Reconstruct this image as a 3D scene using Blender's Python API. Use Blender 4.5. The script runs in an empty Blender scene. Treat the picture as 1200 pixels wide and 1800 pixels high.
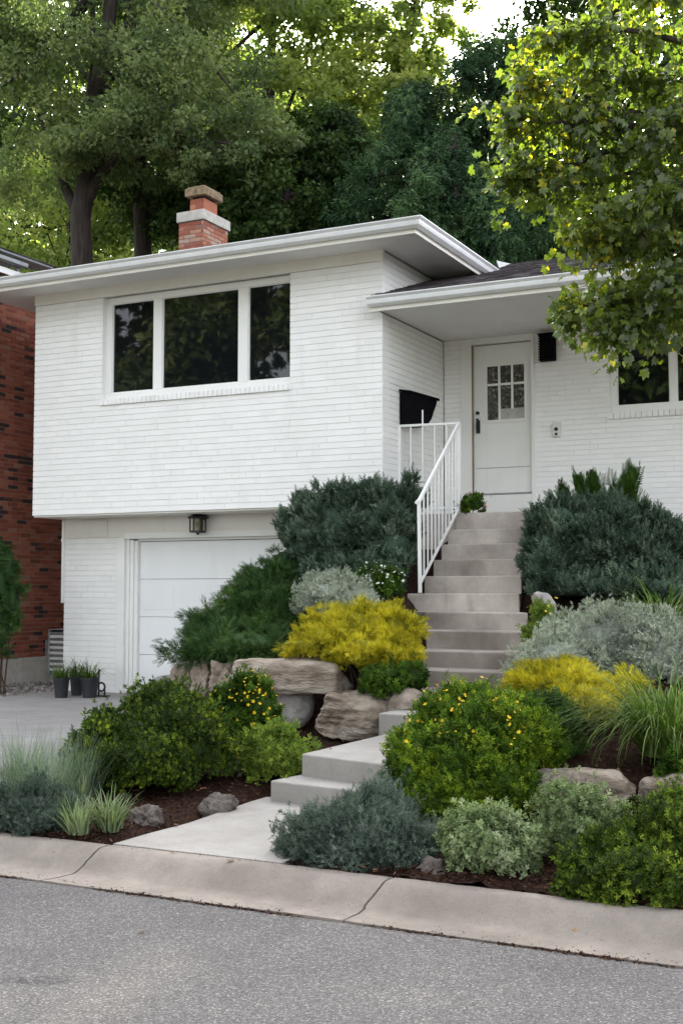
import bpy, bmesh, math, random
import numpy as np
from mathutils import Vector, noise as mn
random.seed(7)
S = bpy.context.scene
COL = S.collection
# ------------------------------------------------------------------ camera constants (house front runs along X, depth is +Y)
FOC = 2155.0; TH = math.radians(26.6); PH = math.radians(3.66); CAM = np.array([0, 0, 1.6])
Fv = np.array([-math.sin(TH)*math.cos(PH), math.cos(TH)*math.cos(PH), math.sin(PH)])
Rv = np.array([math.cos(TH), math.sin(TH), 0.0]); Uv = np.cross(Rv, Fv)
def _ray(u, v): return Fv + Rv*(u-600)/FOC - Uv*(v-900)/FOC
def PY(u, v, Y):
    d = _ray(u, v); return CAM + d*(Y/d[1])
def PZ(u, v, Z):
    d = _ray(u, v); return CAM + d*((Z-1.6)/d[2])
def PXX(u, v, X):
    d = _ray(u, v); return CAM + d*(X/d[0])
def sc(Y, u=600):                       # pixels per metre of the photograph at depth Y
    p = PY(u, 1038, Y); return FOC/float((p-CAM) @ Fv)

# ------------------------------------------------------------------ materials
def newmat(name):
    m = bpy.data.materials.new(name); m.use_nodes = True
    nt = m.node_tree; nt.nodes.clear()
    out = nt.nodes.new('ShaderNodeOutputMaterial')
    return m, nt, out
def N(nt, t, **kw):
    n = nt.nodes.new(t)
    for k, v in kw.items():
        if k in n.inputs.keys() if hasattr(n.inputs, 'keys') else False: n.inputs[k].default_value = v
        else: setattr(n, k, v)
    return n
def rgb(c): return (c[0], c[1], c[2], 1.0)
def ramp(nt, fac, stops):
    r = nt.nodes.new('ShaderNodeValToRGB')
    el = r.color_ramp.elements
    while len(el) < len(stops): el.new(0.5)
    for e, (p, c) in zip(el, stops):
        e.position = p; e.color = rgb(c)
    nt.links.new(fac, r.inputs[0]); return r.outputs[0]
def noise(nt, scale, detail=4, rough=.55, vec=None):
    n = nt.nodes.new('ShaderNodeTexNoise'); n.inputs['Scale'].default_value = scale
    n.inputs['Detail'].default_value = detail; n.inputs['Roughness'].default_value = rough
    if vec is not None: nt.links.new(vec, n.inputs['Vector'])
    return n.outputs[0]
def coords(nt, scale=None):
    t = nt.nodes.new('ShaderNodeTexCoord').outputs['Object']
    if scale:
        m = nt.nodes.new('ShaderNodeMapping'); m.inputs['Scale'].default_value = scale
        nt.links.new(t, m.inputs[0]); return m.outputs[0]
    return t
def bump(nt, h, strength, dist):
    b = nt.nodes.new('ShaderNodeBump'); b.inputs['Strength'].default_value = strength; b.inputs['Distance'].default_value = dist
    nt.links.new(h, b.inputs['Height']); return b.outputs[0]
def mix(nt, fac, a, b, mode='MIX'):
    m = nt.nodes.new('ShaderNodeMix'); m.data_type = 'RGBA'; m.blend_type = mode
    for s, v in ((m.inputs[0], fac), (m.inputs[6], a), (m.inputs[7], b)):
        if isinstance(v, (int, float)): s.default_value = v
        elif isinstance(v, tuple): s.default_value = rgb(v)
        else: nt.links.new(v, s)
    return m.outputs[2]
def surf(name, stops, scale=6, rough=.7, bs=60, bstr=.3, bdist=.004, detail=6, spec=.3, vscale=None, tint=None, metallic=0):
    m, nt, out = newmat(name)
    v = coords(nt, vscale)
    c = ramp(nt, noise(nt, scale, detail, vec=v), stops)
    if tint:
        a = nt.nodes.new('ShaderNodeAttribute'); a.attribute_name = 'tint'
        c = mix(nt, 1.0, c, ramp(nt, a.outputs['Fac'], tint), 'MULTIPLY')
    p = nt.nodes.new('ShaderNodeBsdfPrincipled'); nt.links.new(c, p.inputs['Base Color'])
    p.inputs['Roughness'].default_value = rough; p.inputs['Specular IOR Level'].default_value = spec; p.inputs['Metallic'].default_value = metallic
    nt.links.new(bump(nt, noise(nt, bs, 5, vec=v), bstr, bdist), p.inputs['Normal'])
    nt.links.new(p.outputs[0], out.inputs[0]); return m
def leafmat(name, stops, trans=.3, tcol=None, rough=.6, spec=.14, k=.66, nscale=2.5):
    stops = [(a_, tuple(q*k for q in c_)) for a_, c_ in stops]
    m, nt, out = newmat(name)
    a = nt.nodes.new('ShaderNodeAttribute'); a.attribute_name = 'tint'
    n = noise(nt, nscale, 3, vec=coords(nt))
    ma = nt.nodes.new('ShaderNodeMath'); ma.operation = 'MULTIPLY_ADD'; ma.inputs[1].default_value = .7
    nt.links.new(a.outputs['Fac'], ma.inputs[0])
    mb_ = nt.nodes.new('ShaderNodeMath'); mb_.operation = 'MULTIPLY_ADD'; mb_.inputs[1].default_value = .9; mb_.inputs[2].default_value = -.3
    nt.links.new(n, mb_.inputs[0]); nt.links.new(mb_.outputs[0], ma.inputs[2])
    c = ramp(nt, ma.outputs[0], stops)
    p = nt.nodes.new('ShaderNodeBsdfPrincipled'); nt.links.new(c, p.inputs['Base Color'])
    p.inputs['Roughness'].default_value = rough; p.inputs['Specular IOR Level'].default_value = spec
    if trans <= 0:
        nt.links.new(p.outputs[0], out.inputs[0]); return m
    t = nt.nodes.new('ShaderNodeBsdfTranslucent')
    nt.links.new(mix(nt, 1.0, c, tcol or (1.3, 1.45, .75), 'MULTIPLY'), t.inputs[0])
    x = nt.nodes.new('ShaderNodeMixShader'); x.inputs[0].default_value = trans
    nt.links.new(p.outputs[0], x.inputs[1]); nt.links.new(t.outputs[0], x.inputs[2]); nt.links.new(x.outputs[0], out.inputs[0])
    return m

M = {}
M['white_brick'] = surf('painted_white_brick', [(.25, (.82, .812, .79)), (.6, (.87, .862, .845)), (.8, (.88, .875, .86))], 1.3, .55, 45, .35, .004, tint=[(0, (.955, .955, .955)), (1, (1, 1, 1))])
def add_grime(m, amount, scale, col=(.52, .49, .44), col2=(.46, .43, .39)):
    nt = m.node_tree; p = [n for n in nt.nodes if n.type == 'BSDF_PRINCIPLED'][0]; src = p.inputs['Base Color'].links[0].from_socket
    f = ramp(nt, noise(nt, scale, 9, .7, coords(nt, (1.6, 1.6, .35))), [(.56, (0, 0, 0)), (.80, (amount,)*3)])
    f2 = ramp(nt, noise(nt, scale*9, 5, .7, coords(nt)), [(.66, (0, 0, 0)), (.74, (amount*.9,)*3)])
    c = mix(nt, f, src, col); c = mix(nt, f2, c, col2); nt.links.new(c, p.inputs['Base Color'])
add_grime(M['white_brick'], .42, 1.1)
M['white_paint'] = surf('white_paint', [(.3, (.78, .775, .75)), (.7, (.84, .835, .815))], 2, .45, 30, .12, .002)
M['cream_paint'] = surf('cream_board_paint', [(.3, (.72, .69, .63)), (.7, (.79, .765, .71))], 1.5, .5, 30, .15, .002)
M['gutter'] = surf('white_gutter_metal', [(.3, (.72, .73, .75)), (.7, (.82, .82, .83))], 3, .35, 20, .1, .002)
M['soffit'] = surf('grey_white_soffit', [(.3, (.77, .76, .735)), (.7, (.84, .83, .81))], 1.2, .6, 20, .2, .003, vscale=(1, 1, 1))
M['door_paint'] = surf('front_door_paint', [(.3, (.74, .73, .70)), (.7, (.80, .79, .765))], 2, .4, 20, .1, .002)
M['garage_paint'] = surf('garage_door_paint', [(.3, (.78, .785, .79)), (.7, (.84, .845, .85))], 1.2, .45, 40, .12, .002)
M['black_metal'] = surf('black_metal', [(.3, (.012, .012, .013)), (.7, (.03, .03, .03))], 20, .45, 60, .2, .002)
M['brown_gap'] = surf('dark_weatherstrip', [(.3, (.16, .10, .04)), (.7, (.25, .17, .08))], 10, .7)
M['grey_metal'] = surf('grey_metal', [(.3, (.22, .23, .24)), (.7, (.32, .33, .34))], 8, .5)
M['red_brick'] = surf('red_brick', [(.25, (.50, .50, .50)), (.75, (.85, .85, .85))], 25, .85, 90, .6, .004,
    tint=[(0, (.03, .02, .02)), (.1, (.07, .035, .03)), (.13, (.24, .062, .038)), (.5, (.36, .098, .055)), (.85, (.43, .145, .085)), (1, (.38, .19, .135))])
M['chimney_brick'] = surf('chimney_brick', [(.25, (.75, .75, .75)), (.75, (1, 1, 1))], 25, .85, 90, .6, .004,
    tint=[(0, (.30, .14, .11)), (.15, (.30, .085, .055)), (.5, (.40, .145, .09)), (.8, (.44, .21, .14)), (1, (.43, .32, .26))])
M['mortar'] = surf('mortar', [(.3, (.20, .165, .14)), (.7, (.30, .25, .21))], 20, .9, 80, .4, .003)
M['mortar_white'] = surf('painted_mortar', [(.3, (.72, .715, .70)), (.7, (.80, .79, .775))], 8, .7, 80, .4, .003)
M['cap_concrete'] = surf('chimney_cap_concrete', [(.25, (.34, .32, .28)), (.7, (.52, .50, .46))], 9, .85, 60, .5, .004)
M['dark_wood'] = surf('weathered_brown_cap', [(.3, (.12, .08, .05)), (.7, (.30, .23, .14))], 14, .85, 60, .5, .004)
M['shingle'] = surf('asphalt_shingles', [(.25, (.055, .048, .052)), (.75, (.15, .135, .14))], 4, .9, 180, .9, .006, tint=[(0, (.5, .46, .46)), (1, (1.0, .98, 1.0))])
M['mulch'] = surf('dark_bark_mulch', [(.25, (.012, .007, .005)), (.5, (.032, .017, .012)), (.8, (.065, .038, .026))], 30, 1, 70, 1, .02, spec=.05)
M['chips'] = surf('bark_chips', [(.3, (.6, .55, .5)), (.7, (1, 1, 1))], 20, 1.0, 90, .6, .004, spec=.05, tint=[(0, (.015, .008, .006)), (.6, (.045, .022, .015)), (.94, (.085, .045, .03)), (1, (.2, .13, .09))])
M['gravel'] = surf('gravel_pebbles', [(.3, (.6, .6, .6)), (.7, (1, 1, 1))], 15, .9, 60, .5, .004, tint=[(0, (.10, .09, .085)), (.6, (.28, .25, .23)), (1, (.5, .45, .42))])
M['rock'] = surf('limestone_boulder', [(.22, (.06, .042, .03)), (.40, (.20, .155, .115)), (.56, (.36, .30, .245)), (.8, (.50, .46, .41))], 3.2, .9, 22, 1, .02, detail=10, vscale=(1, 1, 2.6))
M['rock_brown'] = surf('brown_fieldstone', [(.2, (.09, .075, .06)), (.45, (.25, .20, .16)), (.8, (.42, .36, .31))], 4, .9, 25, 1, .015, detail=10, vscale=(1, 1, .6))
M['rock_dark'] = surf('dark_weathered_fieldstone', [(.3, (.04, .032, .028)), (.5, (.11, .09, .08)), (.75, (.21, .18, .165))], 5, .95, 30, 1, .012, detail=10)
M['rock_grey'] = surf('grey_fieldstone', [(.2, (.16, .145, .14)), (.5, (.31, .285, .27)), (.8, (.45, .42, .40))], 5, .85, 40, .7, .008, detail=8)
M['bark'] = surf('tree_bark', [(.3, (.018, .014, .012)), (.7, (.055, .043, .036))], 5, .95, 18, 1, .03, vscale=(3, 3, .5))
M['twig'] = surf('twig_bark', [(.3, (.045, .03, .022)), (.7, (.10, .07, .05))], 12, .9)
M['pot'] = surf('black_plastic_pot', [(.3, (.018, .02, .024)), (.7, (.035, .037, .042))], 8, .45)
M['soil'] = surf('potting_soil', [(.3, (.02, .014, .01)), (.7, (.05, .035, .025))], 40, .95, 60, 1, .01)
M['curtain'] = surf('door_curtain', [(.3, (.33, .33, .30)), (.7, (.5, .5, .47))], 7, .9, vscale=(1, 1, 1))
M['amber'] = surf('lantern_glass', [(.3, (.12, .10, .06)), (.7, (.32, .28, .18))], 12, .2)
add_grime(M['gutter'], .5, 1.6); add_grime(M['garage_paint'], .25, .9); add_grime(M['cream_paint'], .35, 1.2, (.45, .40, .32)); add_grime(M['soffit'], .35, 1.2); add_grime(M['door_paint'], .2, 1.5)
M['hill'] = surf('wooded_hillside', [(.3, (.012, .018, .008)), (.7, (.035, .045, .02))], 2, .95, 5, 1, .1)
M['yellow'] = surf('yellow_petals', [(.3, (.72, .42, .008)), (.7, (.85, .60, .015))], 60, .6)
M['whitefl'] = surf('white_petals', [(.3, (.70, .70, .62)), (.7, (.85, .85, .8))], 60, .6)
M['pink'] = surf('pink_petals', [(.3, (.45, .08, .13)), (.7, (.7, .25, .3))], 60, .6)
M['rust'] = surf('dry_leaf', [(.3, (.12, .055, .022)), (.7, (.26, .14, .06))], 60, .7)
M['cover'] = surf('black_fabric', [(.3, (.003, .003, .004)), (.7, (.006, .006, .008))], 10, .9, spec=.05)
M['plastic'] = surf('white_plastic', [(.3, (.62, .61, .58)), (.7, (.7, .69, .66))], 10, .5)

def glass_mat(name, col, rough=.02):
    m, nt, out = newmat(name)
    p = nt.nodes.new('ShaderNodeBsdfPrincipled'); p.inputs['Base Color'].default_value = rgb(col)
    p.inputs['Roughness'].default_value = rough; p.inputs['IOR'].default_value = 1.5; p.inputs['Specular IOR Level'].default_value = .42
    nt.links.new(bump(nt, noise(nt, .9, 2, vec=coords(nt)), .12, .02), p.inputs['Normal'])
    nt.links.new(p.outputs[0], out.inputs[0]); return m
M['glass'] = glass_mat('dark_window_glass', (.006, .007, .008))
def door_glass():
    m, nt, out = newmat('textured_door_glass')
    p = nt.nodes.new('ShaderNodeBsdfPrincipled'); v = coords(nt)
    nt.links.new(ramp(nt, noise(nt, 26, 3, .6, v), [(.42, (.035, .032, .028)), (.56, (.09, .085, .07)), (.68, (.30, .29, .26))]), p.inputs['Base Color'])
    p.inputs['Roughness'].default_value = .15
    nt.links.new(p.outputs[0], out.inputs[0]); return m
M['door_glass'] = door_glass()
def concrete(name, dark, light, warm, stain=.35, fine=1.0):
    m, nt, out = newmat(name); v = coords(nt)
    c = ramp(nt, noise(nt, 2.4, 10, .72, v), [(.34, dark), (.64, light)])
    c = mix(nt, ramp(nt, noise(nt, .7, 5, .6, v), [(.45, (0, 0, 0)), (.7, (stain,)*3)]), c, warm)
    sp = ramp(nt, noise(nt, 110, 3, .8, v), [(.30, (.62, .61, .60)), (.44, (.97, .97, .97)), (.72, (1.10, 1.09, 1.07))])
    c = mix(nt, .8*fine, c, sp, 'MULTIPLY')
    pit = nt.nodes.new('ShaderNodeTexVoronoi'); pit.inputs['Scale'].default_value = 14; nt.links.new(v, pit.inputs['Vector'])
    pr_ = ramp(nt, pit.outputs['Distance'], [(.045, (.45, .42, .38)), (.075, (1, 1, 1))])
    c = mix(nt, .55, c, pr_, 'MULTIPLY')
    p = nt.nodes.new('ShaderNodeBsdfPrincipled'); nt.links.new(c, p.inputs['Base Color'])
    p.inputs['Roughness'].default_value = .85; p.inputs['Specular IOR Level'].default_value = .25
    nt.links.new(bump(nt, noise(nt, 90, 8, .8, v), .8, .006), p.inputs['Normal'])
    nt.links.new(p.outputs[0], out.inputs[0]); return m
M['conc_steps'] = concrete('stair_concrete', (.40, .352, .31), (.56, .505, .45), (.17, .14, .12), .9)
M['conc_slab'] = concrete('path_concrete', (.28, .263, .243), (.365, .345, .322), (.20, .178, .158), .75)
M['conc_kerb'] = concrete('kerb_concrete', (.20, .172, .148), (.315, .272, .236), (.15, .127, .108), .9)
M['conc_drive'] = concrete('driveway_concrete', (.26, .247, .24), (.33, .315, .306), (.18, .165, .15))
add_grime(M['conc_steps'], .75, 1.4, (.17, .14, .115), (.15, .125, .105)); add_grime(M['conc_kerb'], .45, 1.6, (.14, .115, .095), (.12, .10, .085))
add_grime(M['conc_slab'], .4, 1.5, (.20, .178, .15), (.17, .15, .13)); add_grime(M['conc_drive'], .4, 1.2, (.18, .16, .145), (.15, .135, .12))
def asphalt():
    m, nt, out = newmat('worn_asphalt'); v = coords(nt)
    vo = nt.nodes.new('ShaderNodeTexVoronoi'); vo.inputs['Scale'].default_value = 125; nt.links.new(v, vo.inputs['Vector'])
    sepc = nt.nodes.new('ShaderNodeSeparateColor'); nt.links.new(vo.outputs['Color'], sepc.inputs[0])
    c = ramp(nt, sepc.outputs[0], [(0, (.082, .077, .075)), (.35, (.122, .115, .112)), (.7, (.150, .141, .137)), (.93, (.205, .193, .186)), (1, (.33, .305, .28))])
    big = ramp(nt, noise(nt, .8, 8, .65, v), [(.3, (.74, .74, .75)), (.5, (.97, .96, .96)), (.7, (1.16, 1.14, 1.11))])
    c = mix(nt, 1.0, c, big, 'MULTIPLY')
    st = ramp(nt, noise(nt, 2.3, 7, .7, v), [(.66, (0, 0, 0)), (.76, (.55, .55, .55))])
    c = mix(nt, st, c, (.04, .038, .04))
    tar = ramp(nt, noise(nt, 5.5, 8, .75, v), [(.70, (0, 0, 0)), (.74, (.8, .8, .8))]); c = mix(nt, tar, c, (.035, .033, .033))
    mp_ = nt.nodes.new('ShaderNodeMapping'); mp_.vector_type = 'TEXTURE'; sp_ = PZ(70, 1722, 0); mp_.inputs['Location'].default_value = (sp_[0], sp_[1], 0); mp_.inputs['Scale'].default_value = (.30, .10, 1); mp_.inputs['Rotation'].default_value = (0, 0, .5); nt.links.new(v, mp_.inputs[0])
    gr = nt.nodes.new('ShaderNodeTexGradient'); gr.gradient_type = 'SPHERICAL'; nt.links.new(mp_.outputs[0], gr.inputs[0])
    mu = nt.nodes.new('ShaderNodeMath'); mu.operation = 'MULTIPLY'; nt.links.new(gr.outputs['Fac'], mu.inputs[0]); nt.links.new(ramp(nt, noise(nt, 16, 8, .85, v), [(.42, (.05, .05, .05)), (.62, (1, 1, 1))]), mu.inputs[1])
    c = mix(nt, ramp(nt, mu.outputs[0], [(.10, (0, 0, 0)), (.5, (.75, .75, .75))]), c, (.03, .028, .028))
    pale = ramp(nt, noise(nt, 1.7, 8, .7, coords(nt, (1, 1.6, 1))), [(.60, (0, 0, 0)), (.75, (.5, .5, .5))]); c = mix(nt, pale, c, (.18, .165, .15))
    crev = ramp(nt, vo.outputs['Distance'], [(.25, (1, 1, 1)), (.7, (.6, .6, .6))])
    c = mix(nt, .8, c, crev, 'MULTIPLY')
    p = nt.nodes.new('ShaderNodeBsdfPrincipled'); nt.links.new(c, p.inputs['Base Color']); p.inputs['Roughness'].default_value = .85
    p.inputs['Specular IOR Level'].default_value = .25
    inv = nt.nodes.new('ShaderNodeMath'); inv.operation = 'SUBTRACT'; inv.inputs[0].default_value = 1; nt.links.new(vo.outputs['Distance'], inv.inputs[1])
    nt.links.new(bump(nt, inv.outputs[0], .8, .004), p.inputs['Normal'])
    nt.links.new(p.outputs[0], out.inputs[0]); return m
M['asphalt'] = asphalt()

L = {}
L['boxwood'] = leafmat('boxwood_leaves', [(0, (.008, .018, .004)), (.5, (.035, .065, .008)), (.78, (.13, .19, .018)), (1, (.36, .42, .04))], .25, k=1.0)
L['lime'] = leafmat('lime_leaves', [(0, (.035, .065, .01)), (.5, (.13, .19, .03)), (1, (.30, .36, .06))], .3, k=1.25)
L['green'] = leafmat('green_leaves', [(0, (.018, .045, .008)), (.5, (.06, .13, .015)), (1, (.20, .30, .03))], .28, k=0.8)
L['potent'] = leafmat('yellow_green_leaves', [(0, (.015, .04, .005)), (.5, (.075, .14, .010)), (1, (.38, .46, .03))], .3, k=0.95)
L['juniper'] = leafmat('juniper_needles', [(0, (.014, .034, .010)), (.5, (.045, .095, .026)), (1, (.12, .20, .045))], .12, k=0.9)
L['bluegreen'] = leafmat('blue_green_needles', [(0, (.018, .034, .021)), (.5, (.068, .108, .074)), (1, (.25, .315, .23))], .12, k=1.1)
L['blue'] = leafmat('blue_juniper_needles', [(0, (.045, .07, .056)), (.5, (.14, .19, .155)), (1, (.31, .375, .32))], .15, k=.75)
L['silver'] = leafmat('silver_leaves', [(0, (.22, .245, .21)), (.5, (.47, .51, .45)), (1, (.74, .77, .70))], .2, k=.85)
L['gold'] = leafmat('golden_foliage', [(0, (.075, .085, .008)), (.4, (.37, .34, .02)), (.75, (.62, .56, .04)), (1, (.90, .82, .10))], .3, tcol=(1.3, 1.2, .5), k=0.95)
L['fescue'] = leafmat('blue_fescue', [(0, (.08, .12, .085)), (.5, (.20, .27, .20)), (1, (.38, .44, .33))], .25, k=.75)
L['lambs'] = leafmat('pale_green_blades', [(0, (.09, .13, .06)), (.5, (.24, .31, .16)), (1, (.42, .48, .30))], .25, k=.75)
L['grass'] = leafmat('arching_grass', [(0, (.03, .06, .012)), (.5, (.10, .17, .035)), (1, (.28, .36, .10))], .3, k=0.85)
L['spirea'] = leafmat('pale_variegated_leaves', [(0, (.10, .15, .055)), (.45, (.27, .35, .16)), (1, (.56, .62, .40))], .25, k=.75)
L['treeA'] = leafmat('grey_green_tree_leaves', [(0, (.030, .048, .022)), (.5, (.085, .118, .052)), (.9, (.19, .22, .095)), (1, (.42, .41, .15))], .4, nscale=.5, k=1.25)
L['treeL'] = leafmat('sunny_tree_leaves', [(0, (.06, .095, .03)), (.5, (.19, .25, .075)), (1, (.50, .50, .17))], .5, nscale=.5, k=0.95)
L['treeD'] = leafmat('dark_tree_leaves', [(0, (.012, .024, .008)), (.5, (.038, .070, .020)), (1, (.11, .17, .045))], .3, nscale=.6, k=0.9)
L['conifer'] = leafmat('conifer_needles', [(0, (.010, .024, .011)), (.5, (.030, .066, .029)), (1, (.12, .20, .08))], .15, nscale=.7, k=1.05)
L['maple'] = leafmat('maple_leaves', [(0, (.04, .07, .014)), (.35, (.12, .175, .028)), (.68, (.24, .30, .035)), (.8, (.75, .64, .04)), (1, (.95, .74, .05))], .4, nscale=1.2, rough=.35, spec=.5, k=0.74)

# ------------------------------------------------------------------ object helpers
def tag(o, label=None, cat=None, group=None, kind=None):
    if label: o['label'] = label
    if cat: o['category'] = cat
    if group: o['group'] = group
    if kind: o['kind'] = kind
    return o
def empty(name, loc, label, cat, group=None):
    o = bpy.data.objects.new(name, None); COL.objects.link(o); o.location = tuple(float(a) for a in loc)
    o.empty_display_size = .1
    return tag(o, label, cat, group)
def origin_of(parent):
    v = Vector((0, 0, 0))
    while parent is not None: v = v + parent.location; parent = parent.parent
    return v
class MB:
    def __init__(s): s.v = []; s.f = []; s.t = []
    def add(s, vs, fs, t=.5):
        b = len(s.v); s.v += [tuple(map(float, p)) for p in vs]; s.f += [tuple(b+i for i in f) for f in fs]; s.t += [t]*len(fs)
    def box(s, x0, x1, y0, y1, z0, z1, t=.5):
        s.add([(x0,y0,z0),(x1,y0,z0),(x1,y1,z0),(x0,y1,z0),(x0,y0,z1),(x1,y0,z1),(x1,y1,z1),(x0,y1,z1)],
              [(0,3,2,1),(4,5,6,7),(0,1,5,4),(1,2,6,5),(2,3,7,6),(3,0,4,7)], t)
    def prism(s, poly, z0, z1, t=.5):           # ccw xy polygon
        n = len(poly)
        s.add([(p[0],p[1],z0) for p in poly]+[(p[0],p[1],z1) for p in poly],
              [tuple(range(n))[::-1], tuple(range(n,2*n))]+[(i,(i+1)%n,n+(i+1)%n,n+i) for i in range(n)], t)
    def sweep(s, prof, path_pts, t=.5, closed=True):  # prof: list of offsets lists per path point
        n = len(path_pts[0]); vs = [p for ring in path_pts for p in ring]; fs = []
        for i in range(len(path_pts)-1):
            for j in range(n if closed else n-1):
                k = (j+1) % n; fs.append((i*n+j, i*n+k, (i+1)*n+k, (i+1)*n+j))
        if closed: fs.append(tuple(range(n))[::-1]); fs.append(tuple((len(path_pts)-1)*n+j for j in range(n)))
        s.add(vs, fs, t)
    def tube(s, pts, rad, n=8, t=.5):
        pts = [Vector(p) for p in pts]
        if not hasattr(rad, '__len__'): rad = [rad]*len(pts)
        rings = []; prev = None
        for i, p in enumerate(pts):
            d = (pts[min(i+1, len(pts)-1)]-pts[max(i-1, 0)]).normalized()
            if prev is None:
                a = d.orthogonal().normalized()
            else:
                a = (prev - d*prev.dot(d)).normalized()
            prev = a; b = d.cross(a)
            rings.append([p+(a*math.cos(2*math.pi*j/n)+b*math.sin(2*math.pi*j/n))*rad[i] for j in range(n)])
        s.sweep(None, rings, t)
    def build(s, name, mat, parent=None, bevel=0, smooth=False, seg=2):
        me = bpy.data.meshes.new(name); o0 = origin_of(parent)
        me.from_pydata([(a-o0.x, b-o0.y, c-o0.z) for a, b, c in s.v], [], s.f)
        at = me.attributes.new('tint', 'FLOAT', 'FACE'); at.data.foreach_set('value', s.t)
        bm = bmesh.new(); bm.from_mesh(me)
        bmesh.ops.recalc_face_normals(bm, faces=bm.faces)
        if bevel:
            bmesh.ops.bevel(bm, geom=[e for e in bm.edges if e.is_manifold and e.calc_face_angle(0) > .5], offset=bevel, segments=seg, affect='EDGES', profile=.6)
        bm.to_mesh(me); bm.free()
        if smooth:
            me.polygons.foreach_set('use_smooth', [True]*len(me.polygons)); me.set_sharp_from_angle(angle=math.radians(40))
        me.materials.append(mat)
        o = bpy.data.objects.new(name, me); COL.objects.link(o); o.parent = parent
        return o
def qmesh(name, V, Q, tint, mat, parent=None):
    o0 = np.array(origin_of(parent)); V = np.asarray(V, dtype=np.float64)-o0; Q = np.asarray(Q, dtype=np.int32)
    me = bpy.data.meshes.new(name)
    me.vertices.add(len(V)); me.vertices.foreach_set('co', V.astype(np.float32).ravel())
    k = Q.shape[1]; me.loops.add(Q.size); me.loops.foreach_set('vertex_index', Q.ravel())
    me.polygons.add(len(Q)); me.polygons.foreach_set('loop_start', np.arange(0, Q.size, k, dtype=np.int32))
    try: me.polygons.foreach_set('loop_total', np.full(len(Q), k, dtype=np.int32))
    except Exception: pass
    me.update(calc_edges=True)
    at = me.attributes.new('tint', 'FLOAT', 'FACE'); at.data.foreach_set('value', np.asarray(tint, dtype=np.float32))
    me.materials.append(mat)
    o = bpy.data.objects.new(name, me); COL.objects.link(o); o.parent = parent
    return o
def struct(mb, name, mat, **k):
    o = mb.build(name, mat, **k); o['kind'] = 'structure'; return o

# ------------------------------------------------------------------ foliage toolkit
def nrm(a): return a/np.maximum(np.linalg.norm(a, axis=-1, keepdims=True), 1e-9)
def leaf1(w=.5, fold=.08):            # one folded quad, length 1 along y
    return np.array([(0,0,0),(w/2,.45,fold),(0,1,-.05),(-w/2,.45,fold)]), np.array([[0,1,2,3]])
def leaf2(w=.5, fold=.08):
    return (np.array([(0,0,0),(w*.45,.3,fold),(w*.38,.7,fold*.7),(0,1,-.08),(-w*.38,.7,fold*.7),(-w*.45,.3,fold)]),
            np.array([[0,1,2,3],[0,3,4,5]]))
def mapleleaf():
    c = (0,.35,-.03); pts = []
    tips = [(-100,.40),(-46,.52),(0,.66),(46,.52),(100,.40)]; notch = [(-155,.24),(-74,.33),(-24,.38),(24,.38),(74,.33),(155,.24)]
    pol = lambda a, r, z: (math.sin(math.radians(a))*r, .35+math.cos(math.radians(a))*r, z)
    V = [c]+[pol(a, r, .03) for a, r in notch]+[pol(a, r, -.07) for a, r in tips]
    return np.array(V), np.array([[0,1+i,7+i,2+i] for i in range(5)])
def combine(parts):
    V = []; Q = []; b = 0
    for v, q in parts: V.append(v); Q.append(q+b); b += len(v)
    return np.concatenate(V), np.concatenate(Q)
def rotm(axis, nr):                   # columns: side, axis, normal
    y = nrm(axis); x = nrm(np.cross(y, nr)); z = np.cross(x, y)
    return np.stack([x, y, z], axis=-1)
def sprig(leaf, n, spread, ll, seed=0, flat=False, taper=.5):
    r = np.random.default_rng(seed); parts = []
    for i in range(n):
        t = (i+.5)/n; a = i*2.4+r.uniform(-.3, .3); s = math.radians(spread)*(1-.45*t)
        if flat: a = 0 if i % 2 else math.pi; a += r.uniform(-.25, .25)
        out = np.array([math.cos(a)*math.sin(s), math.cos(s), math.sin(a)*math.sin(s)])
        nr = np.array([0, -1, .0])*.6+np.array([0, 0, 1.]) if flat else np.array([-math.cos(a)*.3, 1, -math.sin(a)*.3])
        R = rotm(out[None], nr[None])[0]
        parts.append((leaf[0]*ll*(1-taper*t)@R.T+np.array([0, t*(1-ll*.5), 0]), leaf[1]))
    return combine(parts)
def scatter(tpl, pos, R, s, rng, tint=None, jit=.25):
    v, q = tpl; n = len(pos)
    V = np.einsum('nij,vj->nvi', R, v)*np.asarray(s).reshape(-1,1,1)+pos[:,None,:]
    Q = (q[None]+(np.arange(n)*len(v))[:,None,None]).reshape(-1, q.shape[1])
    if tint is None: tint = rng.uniform(0, 1, n)
    T = np.clip(np.repeat(tint, len(q))+rng.normal(0, jit*.5, n*len(q)), 0, 1)
    return V.reshape(-1,3), Q, T
def merge(lst):
    V = []; Q = []; T = []; b = 0
    for v, q, t in lst: V.append(v); Q.append(q+b); T.append(t); b += len(v)
    return np.concatenate(V), np.concatenate(Q), np.concatenate(T)
def wob(d, k, seed):
    ph = np.random.default_rng(seed).uniform(0, 6.28, 6)
    return (np.sin(d[...,0]*k+ph[0])*np.sin(d[...,1]*k*1.3+ph[1])+np.sin(d[...,2]*k*1.7+ph[2]+d[...,0]*k*.7)+np.sin(d[...,1]*k*2.1+ph[3])*np.sin(d[...,0]*k*2.3+ph[4]))/2.2
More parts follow.
